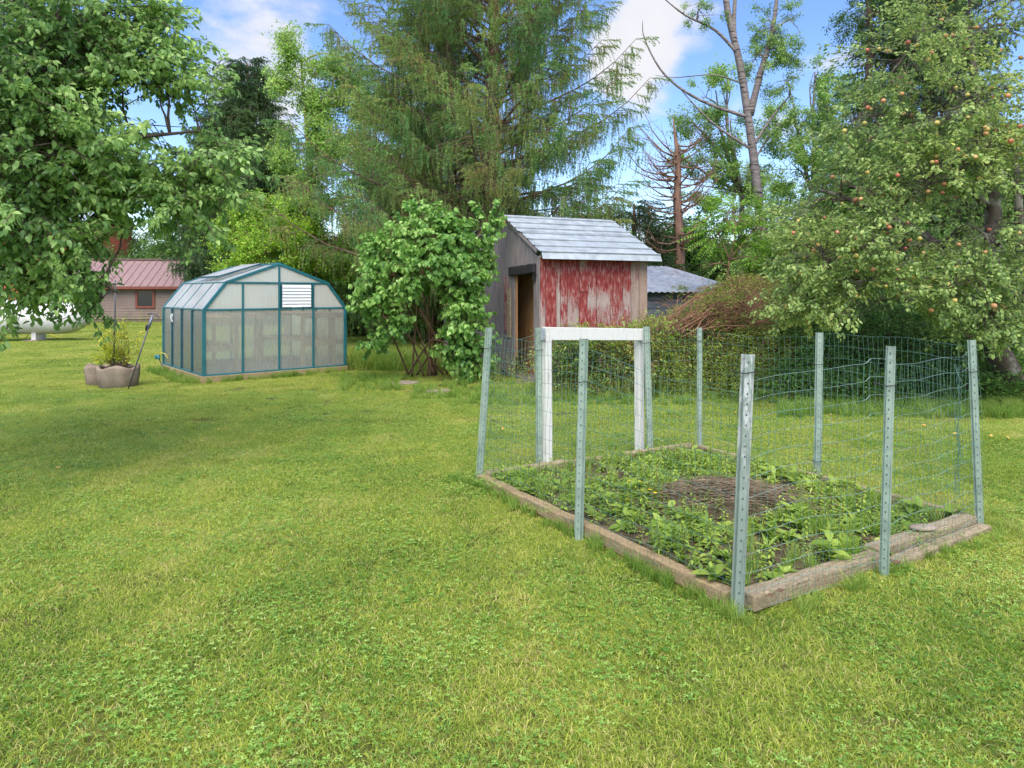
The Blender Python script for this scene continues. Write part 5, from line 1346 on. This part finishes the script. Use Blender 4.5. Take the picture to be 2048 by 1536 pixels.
mb = MB(); e = q + d * .16; mb.tube([e + Vector((-.07, 0, .015)), e + Vector((-.03, 0, .04)), e + Vector((.03, 0, .035)), e + Vector((.09, 0, -.01)), e + Vector((.11, 0, -.04))], [.01, .014, .013, .009, .005], 6); mb.build('trigger_head', M['pole'], T, True)
p = G(330, 742); T = thing('sprinkler', 'teal hose valve on a dark spike beside the greenhouse', 'sprinkler', p); h = W(316, 714, p.y)
mb = MB(); mb.tube([p, h], [.009, .012], 6); mb.build('spike', M['pole'], T)
mb = MB(); mb.tube([h + Vector((-.05, 0, -.03)), h, h + Vector((.03, 0, .04))], [.022, .035, .022], 8); mb.tube([h + Vector((0, 0, 0)), h + Vector((.04, -.03, -.03))], [.025, .02], 8); mb.sphere(h + Vector((-.03, -.02, .02)), .025, 8, 6); mb.build('valve_body', M['cyan'], T, True)
mb = MB(); mb.tube([h + Vector((.0, 0, .04)), h + Vector((.06, 0, .09)), h + Vector((.14, 0, .07)), h + Vector((.21, 0, -.05)), h + Vector((.25, 0, -.22))], .008, 6); mb.build('hose', M['hose'], T, True)

# ------------------------------------------------------------------ fallen leaves on the lawn
fl = [(65, 848), (122, 941), (413, 957), (262, 996), (146, 886), (298, 829), (195, 806), (456, 864), (512, 824), (583, 858), (433, 866), (856, 1118), (1066, 870), (1005, 865), (1405, 846), (1470, 830), (1665, 838), (1843, 856), (1766, 866), (1808, 820),
      (1950, 860), (1975, 842), (1900, 846), (2020, 885), (1700, 824), (1640, 820), (1905, 872), (1985, 880), (1862, 836), (1612, 848), (1545, 838), (1930, 832), (2030, 850), (1880, 1000), (700, 905)]
LVf, LFf = leaf_geo('broad', .5, -.25); fm = [raw_mesh('fallen_leaf', LVf, LFf, None, [R_(0, 1)] * len(LFf), [M['fallen']]) for _ in range(4)]
named = {(413, 957): 'curled orange leaf lying alone in the middle of the left lawn', (122, 941): 'pale dry leaf on the left lawn below the planter', (65, 848): 'bright yellow leaf at the far left of the lawn', (856, 1118): 'small brown leaf on the lawn left of the bed front'}
fmb = raw_mesh('fallen_leaf', LVf, LFf, None, [0] * len(LFf), [M['fallen_brown']])
ORD = ['first', 'second', 'third', 'fourth', 'fifth', 'sixth', 'seventh', 'eighth', 'ninth', 'tenth', 'eleventh', 'twelfth', 'thirteenth', 'fourteenth', 'fifteenth', 'sixteenth', 'seventeenth', 'eighteenth', 'nineteenth', 'twentieth']
cnt = {'a': 0, 'b': 0, 'c': 0}
for i, (x, y) in enumerate(sorted(fl)):
    p = G(x, y); o = link_mesh('fallen_leaf', fmb if (x, y) == (856, 1118) else random.choice(fm), None, (p.x, p.y, float(gz(p.x, p.y)) + .035)); s = R_(.038, .06); o.scale = (s, s, s); o.rotation_euler = (R_(-.5, .5), R_(-.3, .3), R_(0, 6.28))
    if (x, y) in named: lab = named[(x, y)]
    else:
        k, wh = ('a', 'on the open lawn left of the bed') if x < 950 else ('b', 'seen through the bed fence wire') if x < 1700 else ('c', 'on the grass below the apple tree')
        lab = 'yellow fallen leaf, %s from left %s' % (ORD[cnt[k]], wh); cnt[k] += 1
    tag(o, lab, 'fallen leaf', 'fallen leaves on the lawn')

# ------------------------------------------------------------------ lilac bush
lb = G(868, 752)
lobes = []
def WL(px, py, D): return W(px, py, D)
for (px, py, D, rx, rz, n) in ((855, 480, 12.2, .62, .42, 64), (790, 505, 12.2, .45, .36, 40), (905, 500, 12.3, .46, .42, 46), (775, 560, 12.0, .40, .38, 40), (850, 545, 11.9, .6, .38, 50), (908, 570, 12.0, .46, .42, 44),
                               (955, 520, 12.3, .20, .36, 20), (748, 600, 12.1, .28, .26, 18), (765, 640, 12.0, .28, .28, 14), (925, 640, 12.0, .34, .4, 34), (940, 700, 12.1, .30, .32, 30), (915, 700, 12.1, .22, .25, 9),
                               (745, 690, 12.3, .22, .14, 6), (975, 448, 12.6, .12, .2, 9), (836, 430, 12.4, .18, .15, 9), (900, 435, 12.4, .3, .15, 12), (950, 735, 12.0, .3, .2, 18)):
    lobes.append((WL(px, py, D), (rx, rx * .8, rz), n))
stems = []
for i in range(16):
    a = lb + Vector((R_(-.55, .5), R_(-.15, .2), 0)); e = WL(R_(760, 960), R_(560, 640), R_(11.9, 12.5)); m_ = a.lerp(e, .45) + Vector((R_(-.05, .05), 0, .1)); stems.append(([a, m_, e], .022, .010))
T, P, Rt, Sc = broadleaf('lilac_bush', 'bushy lilac with heart shaped leaves on bare brown stems beside the shed', 'bush', [lb, lb + Vector((-.1, 0, .8)), WL(860, 560, 12.2)], .03, .012, lobes, 'lilac_twig', M['stem_brown'],
                         cl=(.8, 1.25), twig_r=.005, per=3, hang=.3, shell=.6, trunk2=stems, limb_r=.014, minz=.12, gap=(1.6, -.5))
def big_leaves(T, mat, shape, P, n, size, front, label=None):
    """the leaves that show largest, each one a part"""
    V, F = leaf_geo(shape, .2, .3); ms = [raw_mesh('leaf', V, F, None, [R_(.2, 1)] * len(F), [mat], None, True) for _ in range(6)]
    cand = sorted(P, key=front)[:n * 2]; random.shuffle(cand); b = base_of(T)
    for p in cand[:n]:
        p = Vector(p); o = link_mesh('leaf', random.choice(ms), T, p - b + Vector((R_(-.06, .06), R_(-.1, 0), R_(-.05, .05))))
        o.rotation_euler = (R_(-.5, .5), R_(.2, 1.0), R_(-2.6, -.6)); s = size * R_(.8, 1.2); o.scale = (s, s, s)
big_leaves(T, M['leaf_lilac'], 'heart', P, 260, .085, lambda p: p[1])
# vine leaves creeping on the shed gable and plants at its foot
tufts('shed_foot_weeds', 'weed_stalk', [G(R_(900, 1060), R_(752, 772)) for _ in range(60)], 'leafy weeds at the foot of the lilac and shed', 'weeds', (.3, .65))

# ------------------------------------------------------------------ brush behind the fence
P1 = []
def brush_cap(px, D): return EYE - (np.interp(px, (1290, 1340, 1400, 1450, 1530, 1620), (662, 652, 612, 575, 565, 600)) - HOR) / FPX * D
def brush_h(px):   # top of the brush
    return np.interp(px, (1080, 1120, 1250, 1330, 1400, 1480, 1560, 1700, 2100), (.5, .85, .95, 1.1, 1.25, 1.35, 1.2, .8, .8))
pts = []; sc = []
for i in range(1500):
    px = R_(1085, 1620); D = R_(9.9, 11.6) if px < 1300 else R_(10.0, 13.5); X = (px - 1024) / FPX * D
    if in_poly(np.array([[X, D]]), SHP, .02)[0]: continue
    f = (D - 9.9) / 1.4; pts.append((X, D, 0)); sc.append(min(min(1, .35 + f * .6) * brush_h(px), (brush_cap(px, D) if px > 1290 else 9)) / .9 * R_(.7, 1.0))
pts = np.array(pts); sc = np.array(sc); N = len(pts); rot = np.column_stack([RNG.uniform(-.3, .3, N), RNG.uniform(-.3, .3, N), RNG.random(N) * 6.28])
k = RNG.random(N) < .5
tag(spread('brush_weeds', 'weed_stalk', pts[k], rot[k], sc[k], None, None, (0, 0, 0)), 'tangle of green weeds standing below the red wall', 'weeds', None, 'stuff')
tag(spread('brush_dry_weeds', 'weed_stalk_mixed', pts[~k], rot[~k], sc[~k], None, None, (0, 0, 0)), 'browning weeds mixed through the brush', 'weeds', None, 'stuff')
# leafy mound filling the brush
def mound(name, cname, regions, label, cat, cl, top=True):
    P, Rt, Sc = [], [], []
    for (x0, x1, D0, D1, zf, n) in regions:
        for i in range(n):
            px = R_(x0, x1); D = R_(D0, D1); z = zf(px, D) * (1 - random.random() ** 2 * .9); X = (px - 1024) / FPX * D
            P.append((X, D, max(.03, z))); a = R_(0, 6.28); Rt.append(euler_of((math.cos(a), math.sin(a) - .5, R_(-.2, 1)), R_(-.5, .5))); Sc.append(R_(*cl))
    return tag(spread(name, cname, P, Rt, Sc, None, None, (0, 0, 0)), label, cat, None, 'stuff')
mound('brush_mound', 'weed_spray', [(1090, 1320, 10.3, 11.4, lambda x, D: brush_h(x) * .95, 520), (1300, 1600, 10.8, 14, lambda x, D: min(brush_cap(x, D), np.interp(D, (10.8, 12.2, 14), (.5, 1.2, 1.9))), 1100),
                                    (1400, 1640, 13, 16, lambda x, D: min(2.0, brush_cap(x, D)), 500)], 'low leafy brush swallowing the metal shed', 'brush', (.8, 1.4))
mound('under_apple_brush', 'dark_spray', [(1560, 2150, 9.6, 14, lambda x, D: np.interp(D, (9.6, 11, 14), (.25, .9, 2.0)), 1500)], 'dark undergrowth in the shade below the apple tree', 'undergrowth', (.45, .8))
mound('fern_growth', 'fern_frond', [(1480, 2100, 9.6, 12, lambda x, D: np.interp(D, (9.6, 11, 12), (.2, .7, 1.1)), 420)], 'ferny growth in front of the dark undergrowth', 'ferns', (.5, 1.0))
tufts('apple_foot_grass', 'tuft', [G(R_(1560, 2048), R_(800, 838)) for _ in range(520)], 'uncut grass along the edge of the undergrowth', 'grass', (.35, .85))
mound('vine_leaves', 'weed_spray', [(1380, 1600, 10.9, 11.6, lambda x, D: min(1.6, brush_cap(x, D) - .05), 90)], 'yellowing creeper leaves hanging over the vine heap', 'creeper', (.6, 1.0))
# bare vine stems
mb = MB()
for i in range(120):
    x0 = R_(1300, 1440); D = R_(11.0, 12.0); a = W(x0, 665 + R_(-8, 14), D); x1 = R_(1400, 1580); 
    e = W(x1, 575 + R_(-5, 70) + max(0, (x1 - 1480)) * .2, D + R_(-.2, .8)); c_ = curve(a, e, 0, 7, .12, R_(-.02, .2)); mb.tube(c_, [.009, .009, .008, .007, .006, .005, .004, .003], 4, False)
for i in range(110):
    a = W(R_(1320, 1560), R_(600, 680), R_(11, 12)); e = a + Vector((R_(-.8, .8), R_(-.3, .3), R_(-.3, .4))); mb.tube(curve(a, e, 0, 5, .2, .1), [.006, .006, .005, .004, .003, .002], 3, False)
for i in range(60):
    a = W(R_(1440, 1500), 650 + R_(-10, 20), 12); e = W(R_(1490, 1560), R_(560, 620), 12.4); mb.tube(curve(a, e, 0, 5, .08, .05), [.009, .008, .007, .006, .005, .003], 4, False)
mb.top('vine_heap', M['vine_red'], 'heap of bare reddish vine stems arching over the brush by the metal shed', 'vines')
tag(spread('leaf_litter_roof', 'weed_spray', [tuple(W(R_(1340, 1470), R_(572, 596), R_(16.2, 16.6))) for _ in range(40)], [(0, 0, R_(0, 6)) for _ in range(40)], [R_(.4, .8) for _ in range(40)], None, None, (0, 0, 0)), 'creeper leaves spilling over the metal shed roof', 'creeper', None, 'stuff')

# ------------------------------------------------------------------ trees
# cherry tree, trunk out of frame on the left
cl_ = []
for (px, py, D, r, rz, n) in ((40, 40, 5.6, .75, .55, 62), (150, 40, 6.0, .7, .5, 62), (250, 60, 6.2, .55, .45, 44), (20, 170, 5.5, .7, .5, 58), (130, 170, 5.8, .7, .5, 60), (235, 170, 6.1, .62, .45, 50), (330, 110, 6.3, .38, .32, 18),
                              (50, 300, 5.4, .65, .5, 60), (170, 300, 5.8, .65, .48, 60), (290, 270, 6.1, .6, .42, 46), (395, 240, 6.3, .40, .30, 22), (335, 195, 6.2, .34, .28, 24), (330, 330, 6.2, .35, .3, 22), (410, 320, 6.2, .42, .28, 26), (30, 410, 5.3, .6, .45, 50),
                              (140, 420, 5.7, .6, .42, 48), (250, 385, 6.0, .5, .26, 30), (370, 400, 6.1, .38, .28, 22), (50, 515, 5.5, .5, .26, 22), (150, 520, 5.8, .42, .22, 20), (255, 455, 6.0, .2, .14, 6),
                              (40, 585, 5.5, .28, .1, 4), (130, 580, 5.6, .3, .12, 6), (215, 590, 5.8, .16, .12, 4), (-150, 200, 5.0, 1.0, 1.2, 60), (-150, 450, 5.2, .8, .8, 40), 
                              (100, 230, 7.2, .9, .7, 50), (0, 420, 7.0, .8, .5, 30), (250, 320, 7.2, .6, .4, 22), (60, 80, 7.4, 1.0, .6, 40)):
    cl_.append((W(px, py, D), (r * .86, r * .75, rz * .88), int(n * .84)))
tb = Vector((-6.6, 6.4, 0))
T, P, Rt, Sc = broadleaf('cherry_tree', 'cherry tree reaching in with glossy drooping leaves over the gas tank', 'tree',
    [tb, tb + Vector((.15, 0, 1.3)), tb + Vector((.45, -.1, 2.4)), tb + Vector((1.2, -.2, 4.0)), tb + Vector((1.9, -.2, 6.0))], .16, .05, cl_, 'cherry_twig', M['bark_dark'], cl=(.75, 1.15), twig_r=.006, per=3, hang=.35, shell=.35,
    trunk2=(([tb + Vector((.3, 0, 2.0)), W(60, 420, 6.0), W(230, 385, 6.0), W(330, 380, 6.1)], .06, .012), ([tb + Vector((.4, 0, 2.3)), W(20, 200, 5.6), W(75, 95, 5.6), W(140, 0, 5.8)], .06, .03), ([tb + Vector((.2, 0, 1.5)), W(30, 560, 5.7), W(180, 560, 5.8), W(235, 585, 5.8)], .045, .01), ([tb + Vector((.4, 0, 2.3)), W(80, 300, 5.9), W(220, 280, 6.0), W(400, 262, 6.2)], .05, .01)), minz=1.38, gap=(1.7, -.22), limb_r=.013)
def inview(p): return 0 < (p[0] * FPX / p[1] + 1024) < 2048 and 0 < HOR - (p[2] - EYE) * FPX / p[1]
big_leaves(T, M['leaf_cherry'], 'ellipse', [p for p in P if inview(p)], 280, .068, lambda p: p[1])

# apple tree
ab = G(2040, 800)
al = []
for (px, py, D, r, rz, n) in ((1960, 60, 9.6, 1.3, .9, 80), (1820, 120, 9.8, 1.0, .8, 66), (2080, 200, 9.2, 1.2, .9, 70), (1900, 220, 9.2, 1.0, .8, 80), (1760, 260, 9.6, .85, .7, 66), (1990, 330, 8.9, 1.0, .8, 80), (1850, 360, 9.0, .9, .7, 80), (1700, 380, 9.4, .8, .65, 66),
                              (1610, 430, 9.8, .6, .5, 40), (1960, 470, 8.8, .8, .6, 66), (1800, 490, 8.9, .85, .55, 76), (1660, 500, 9.2, .8, .55, 66), (1575, 520, 9.8, .45, .4, 26), (2060, 480, 9.0, 1.0, .8, 60), (1900, 580, 8.7, .7, .40, 50), (1740, 590, 8.9, .75, .38, 54), (1620, 600, 9.2, .6, .38, 40),
                              (1990, 640, 8.8, .55, .35, 34), (2080, 620, 8.9, .7, .5, 40), (1590, 640, 9.8, .3, .2, 10), (1930, 680, 8.8, .28, .22, 12), (1680, 640, 9.0, .3, .2, 12), (2150, 0, 9.8, 1.5, 1, 60), (1900, -120, 10.2, 1.6, .8, 60), (1800, 300, 11.0, 1.6, 1.2, 70), (2000, 400, 11, 1.6, 1.2, 70), (1700, 520, 11, 1.2, .8, 60)):
    al.append((W(px, py, D), (r, r * .75, rz), n))
TA, P, Rt, Sc = broadleaf('apple_tree', 'wide apple tree hung with ripening apples at the right edge', 'tree',
    [ab, W(2010, 735, 9.9), W(1990, 680, 9.8), W(1985, 560, 9.7), W(1985, 400, 9.7), W(1960, 250, 9.8), W(1940, 80, 9.9)], .20, .05, al, 'apple_twig', M['bark_apple'], cl=(.8, 1.25), twig_r=.006, per=3, hang=.15, shell=.35,
    trunk2=(([W(1990, 690, 9.8), W(2040, 560, 9.6), W(2100, 400, 9.5)], .12, .05), ([W(1988, 600, 9.7), W(1850, 470, 9.5), W(1700, 400, 9.6), W(1640, 380, 9.7)], .07, .02), ([W(1985, 620, 9.7), W(1800, 560, 9.3), W(1660, 560, 9.2)], .06, .02), ([ab + Vector((.5, .3, 0)), W(2050, 600, 10), W(2030, 300, 10)], .12, .04), ([W(1985, 420, 9.7), W(1860, 300, 9.6), W(1780, 150, 9.8)], .06, .02)), minz=.95, gap=(1.3, -.2), limb_r=.024)
mb = MB(); mb.sphere((0, 0, 0), 1, 10, 7, (1, 1, .9)); am = mb.mesh('apple', M['apple'], Vector((0, 0, 0)), True)
cand = sorted([p for p in P if inview(p) and p[2] > 1.2], key=lambda p: p[1] + R_(0, 1.6))[:2600]; random.shuffle(cand); b = base_of(TA)
for p in cand[:230]:
    o = link_mesh('apple', am, TA, Vector(p) - b + Vector((R_(-.08, .08), -.12, -.05))); s = R_(.024, .036); o.scale = (s, s, s); o.rotation_euler = (R_(-.4, .4), R_(-.4, .4), R_(0, 6))

# big Norway spruces in the middle
def asym_main(az, z):
    c = math.cos(az); return (1.15 if c < 0 else 1.0) * (1 - .15 * max(0, c) * (z < 3.5))
spruce('norway_spruce', 'huge drooping spruce with bare brown hanging twigs rising behind the shed', W(972, 690, 19.5) * Vector((1, 1, 0)) if False else Vector((-.75, 19.5, 0)), 15.5, 5.0, 1.7, 'spruce_curtain', 'spruce_tip', 36, M['bark_spruce'], .78, (.75, 1.2), (.4, 0), stems=(((-.9, .5, 0), (-.3, 0), 12, .2),), angle=.42, r0=.34, asym=asym_main)
spruce('norway_spruce', 'second weeping spruce spreading low behind the greenhouse', Vector((-2.7, 21.8, 0)), 11.0, 2.9, .9, 'spruce_curtain', 'spruce_tip', 26, M['bark_spruce'], .85, (.9, 1.4), angle=.30, r0=.26)
spruce('dark_spruce', 'pointed dark spruce whose tip stands clear left of the pale birch', Vector((-13.6, 35, 0)), 13.4, 3.4, 1.0, 'far_curtain', 'far_tip', 34, M['bark_spruce'], .95, (.8, 1.3), angle=.1)
spruce('dark_spruce', 'dark spruce behind the cherry branches and cottage', Vector((-18.6, 44, 0)), 13.5, 3.8, .6, 'far_curtain', 'far_tip', 30, M['bark_spruce'], .9, (.9, 1.4), angle=0)
spruce('dark_spruce', 'shaded spruce just behind the cottage chimney', Vector((-14.6, 43, 0)), 9.5, 3.6, .4, 'far_curtain', 'far_tip', 26, M['bark_spruce'], .9, (.9, 1.5), angle=0)
spruce('dark_spruce', 'tall dark spruce showing above the apple tree', Vector((10.9, 17.8, 0)), 12.5, 1.7, 3.0, 'far_curtain', 'far_tip', 26, M['bark_spruce'], .8, (.7, 1.0), angle=.05)
spruce('dark_spruce', 'low boughed spruce behind the metal shed', Vector((4.4, 24.5, 0)), 4.8, 2.2, .5, 'far_curtain', 'far_tip', 12, M['bark_spruce'], .9, (.6, .9), angle=0)

def lobes_of(L, D, n=None, dens=1.0):
    return [(W(x, y, D + dd), (r, r * .8, rz), int(c * dens)) for (x, y, dd, r, rz, c) in L]
# pale birch behind the spruce
D = 30; b = Vector((-8.7, D, 0))
broadleaf('pale_birch', 'airy pale green birch between the pointed spruce and the big spruce', 'tree', [b, b + Vector((0, 0, 4)), b + Vector((-.3, 0, 8)), b + Vector((-.6, 0, 11.8))], .22, .04,
    lobes_of([(575, 110, 0, .7, 1.0, 16), (640, 170, 0, 1.2, 1.3, 34), (700, 140, 1, 1.1, 1.2, 26), (610, 240, 0, 1.1, 1.0, 34), (680, 280, 0, 1.5, 1.2, 44), (620, 340, 0, 1.3, 1.1, 34), (720, 220, 1, 1.3, 1.2, 30), (760, 330, 1, 1.4, 1.3, 30), (580, 300, 0, .7, .8, 14), (560, 160, 0, .35, .6, 8), (850, 250, 3, 1.8, 2.0, 34)], D), 'birch_spray', M['twig_pale'], cl=(1.1, 1.6), twig_r=.012, per=4)
# yellow green round shrub tree
D = 20.5; b = Vector((-6.7, D, 0))
broadleaf('round_shrub_tree', 'round yellow green shrubby tree behind the greenhouse', 'tree', [b, b + Vector((0, 0, 1.2)), b + Vector((.2, 0, 2.4))], .16, .06,
    lobes_of([(600, 410, 0, 1.1, .75, 90), (530, 430, 0, .9, .65, 70), (660, 420, 0, .8, .7, 60), (480, 470, 0, .8, .7, 60), (570, 490, -1, 1.3, .8, 110), (660, 490, -.5, 1.0, .8, 70), (500, 540, -.5, 1.0, .6, 60), (620, 550, -.5, 1.2, .6, 60), (690, 480, 0, .6, .7, 30), (620, 370, .3, .55, .35, 24)], D), 'yellowgreen_spray', M['stem_brown'], cl=(.8, 1.2), twig_r=.01, per=3, shell=.6)
# poplar with the pale trunk
D = 21.0; b = W(1530, 585, D); b.z = 0
tr = [b, W(1525, 500, D), W(1515, 380, D), W(1500, 260, D), W(1480, 130, D), W(1455, 20, D), W(1440, -120, D)]
broadleaf('grey_poplar', 'tall leaning poplar with a banded grey trunk and thin upper leaves', 'tree', tr, .165, .08,
    lobes_of([(1405, 25, 0, .7, .5, 9), (1540, 60, 0, .7, .8, 30), (1570, 110, 0, .6, .6, 20), (1520, 120, 0, .5, .5, 12), (1560, 170, 0, .6, .5, 12), (1540, -60, 0, .8, .8, 24), (1590, 50, 0, .4, .7, 10), (1400, -60, 0, .9, .7, 14)], D), 'locust_spray', M['bark_grey'], cl=(.5, .8), twig_r=.012, per=2, limb_r=.04,
    trunk2=(([W(1500, 230, D), W(1520, 150, D), W(1545, 60, D), W(1560, -60, D)], .12, .05), ([W(1485, 150, D), W(1468, 60, D), W(1475, -60, D)], .09, .05), ([W(1478, 110, D), W(1430, 60, D), W(1370, 30, D), W(1320, -10, D)], .06, .015),
            ([W(1497, 235, D), W(1400, 200, D), W(1330, 150, D), W(1290, 80, D), W(1285, 40, D)], .06, .008), ([W(1505, 300, D), W(1430, 250, D), W(1380, 200, D), W(1350, 165, D)], .05, .006), ([W(1508, 290, D), W(1540, 240, D), W(1580, 190, D)], .06, .015), ([W(1490, 170, D), W(1430, 150, D), W(1350, 155, D), W(1310, 150, D)], .03, .005)), minz=0)
# dead tree
D = 24; b = W(1357, 600, D); b.z = 0
T = thing('dead_tree', 'dead reddish tree with bare curved branches right of the shed roof', 'tree', b)
mb = MB(); mb.tube([b, W(1360, 480, D), W(1354, 400, D), W(1357, 320, D), W(1350, 270, D), W(1346, 235, D)], [.21, .17, .14, .10, .05, .012], 10); mb.build('trunk', M['bark_red'], T, True)
bm_ = MB()
for i in range(58):
    y0 = R_(290, 500); s = W(1356, y0, D); left = random.random() < .62
    ex = 1356 + (-R_(30, 120) if left else R_(20, 90)) * (1 if y0 < 430 else .9); e = W(ex, y0 - R_(-10, 90), D + R_(-1.8, 1.8)); c_ = curve(s, e, 0, 6, .05, -.12)
    bm_.tube(c_, [.035, .03, .026, .022, .016, .010, .004], 5, False)
    for k in range(8):
        q = along(c_, R_(.3, 1)); e2 = q + Vector((R_(-.6, .3) if left else R_(-.2, .7), R_(-.4, .4), R_(-.1, .7))); bm_.tube(curve(q, e2, 0, 3, .08), [.008, .006, .004, .002], 3, False)
bm_.tube([W(1362, 500, D), W(1375, 470, D), W(1400, 445, D), W(1425, 430, D)], [.08, .07, .05, .02], 8); bm_.build('branches', M['bark_red'], T, True)
# locusts and other green trees behind
D = 27
for (nm, lab, bx, L) in (('locust_tree', 'feathery green tree behind the pale poplar trunk', 1480, [(1420, 190, 0, .9, .8, 26), (1380, 240, 0, .6, .5, 12), (1450, 250, 0, 1.2, .9, 40), (1420, 330, 0, 1.2, .9, 44), (1500, 350, 0, 1.3, 1.0, 50), (1390, 380, 0, .9, .7, 30), (1560, 260, 0, .8, .9, 26), (1480, 420, 0, 1.3, .8, 50), (1450, 160, 0, .5, .4, 12), (1350, 310, 0, .35, .3, 5)]),
                        ('locust_tree', 'yellow green leafy tree between the poplar and the apple tree', 1620, [(1600, 200, 0, 1.0, 1.0, 30), (1650, 190, 0, .9, 1.0, 34), (1640, 290, 0, 1.3, 1.0, 50), (1570, 340, 0, 1.2, 1.0, 50), (1690, 300, 0, 1.2, 1.0, 46), (1620, 400, 0, 1.6, 1.0, 60), (1630, 150, 0, .5, .5, 14), (1720, 220, 2, 1.2, 1.2, 30)])):
    b = W(bx, 585, D); b.z = 0; broadleaf(nm, lab, 'tree', [b, b + Vector((0, 0, 2.5)), b + Vector((.1, 0, 5.5))], .2, .08, lobes_of(L, D), 'locust_spray', M['bark_grey'], cl=(.8, 1.3), twig_r=.012, per=2, group='feathery trees behind the poplar')
# dead-ish tall tree top right
D = 18; b = Vector((9.0, D, 0)); broadleaf('sparse_tree', 'thin half bare tree top showing left of the apple crown', 'tree', [b, b + Vector((0, 0, 4)), W(1740, 120, D), W(1730, -60, D)], .16, .05, lobes_of([(1730, 30, 0, .8, .9, 26), (1760, 120, 0, .7, .7, 24), (1720, 200, 0, .4, .6, 14), (1790, 40, 1, 1.1, 1.0, 34), (1700, 260, 0, .5, .5, 14), (1860, 60, 2, 1.2, 1.0, 30)], D), 'dark_spray', M['bark_dark'], cl=(.5, .9), twig_r=.012, per=2)
mb = None
# bright fronds: young sumac
for (lab, bx, L) in (('bright green sapling with long feathered leaves above the metal shed', 1450, [(1460, 430, 0, .55, .35, 20), (1440, 470, 0, .5, .3, 16), (1520, 450, 0, .5, .4, 16), (1420, 535, -.5, .5, .14, 16), (1500, 520, 0, .5, .3, 14)]),
                     ('small sapling with feathered leaves close to the apple boughs', 1590, [(1590, 480, 0, .5, .3, 14), (1560, 520, 0, .4, .25, 10), (1640, 470, 0, .3, .3, 8)])):
    D = 17.0 if bx < 1500 else 15; b = W(bx, 585, D); b.z = 0; broadleaf('sumac_sapling', lab, 'sapling', [b, b + Vector((0, 0, 1.2)), b + Vector((.1, 0, 2.4))], .05, .02, lobes_of(L, D), 'sumac_frond', M['stem_brown'], cl=(.9, 1.4), twig_r=.01, per=3, hang=.1, group='feather leaved saplings')
D = 19
b = W(1560, 585, D); b.z = 0; broadleaf('walnut_tree', 'dark feathery leaved tree filling in behind the brush pile', 'tree', [b, b + Vector((0, 0, 1.5)), b + Vector((.1, 0, 3.2))], .12, .04, lobes_of([(1540, 470, 0, 1.0, .8, 50), (1480, 500, 0, .8, .6, 40), (1600, 520, 0, 1.0, .7, 46), (1530, 560, -1, 1.0, .5, 40), (1440, 510, 1, .7, .5, 26), (1640, 430, 1, 1.0, .8, 40), (1400, 500, 2, .6, .5, 18)], D), 'walnut_frond', M['bark_dark'], cl=(.8, 1.2), twig_r=.01, per=3)
# dense dark edge of the wood
def treeline(name, pts, label, cname, cl):
    P, Rt, Sc = [], [], []
    for (px0, px1, D0, D1, top, n) in pts:
        for i in range(n):
            px = R_(px0, px1); D = R_(D0, D1); z = R_(.1, 1) ** .8 * top * (1 - .18 * math.sin(px * .031) - .12 * math.sin(px * .09)); P.append(((px - 1024) / FPX * D, D, z)); a = R_(0, 6.28); Rt.append(euler_of((math.cos(a), math.sin(a), R_(-.5, .5)), R_(-.5, .5))); Sc.append(R_(*cl))
    tag(spread(name, cname, P, Rt, Sc, None, None, (0, 0, 0)), label, 'woodland', None, 'stuff')
treeline('woodland_edge', [(150, 720, 40, 46, 4.2, 1500), (640, 1020, 24, 28, 3.2, 900), (980, 1330, 26, 30, 3.2, 600), (1300, 1700, 28, 32, 3.8, 900), (1650, 2300, 15, 20, 4.5, 1500), (-700, 330, 52, 58, 7.5, 1500)], 'dark leafy edge of the wood closing the view', 'dark_spray', (1.5, 2.6))
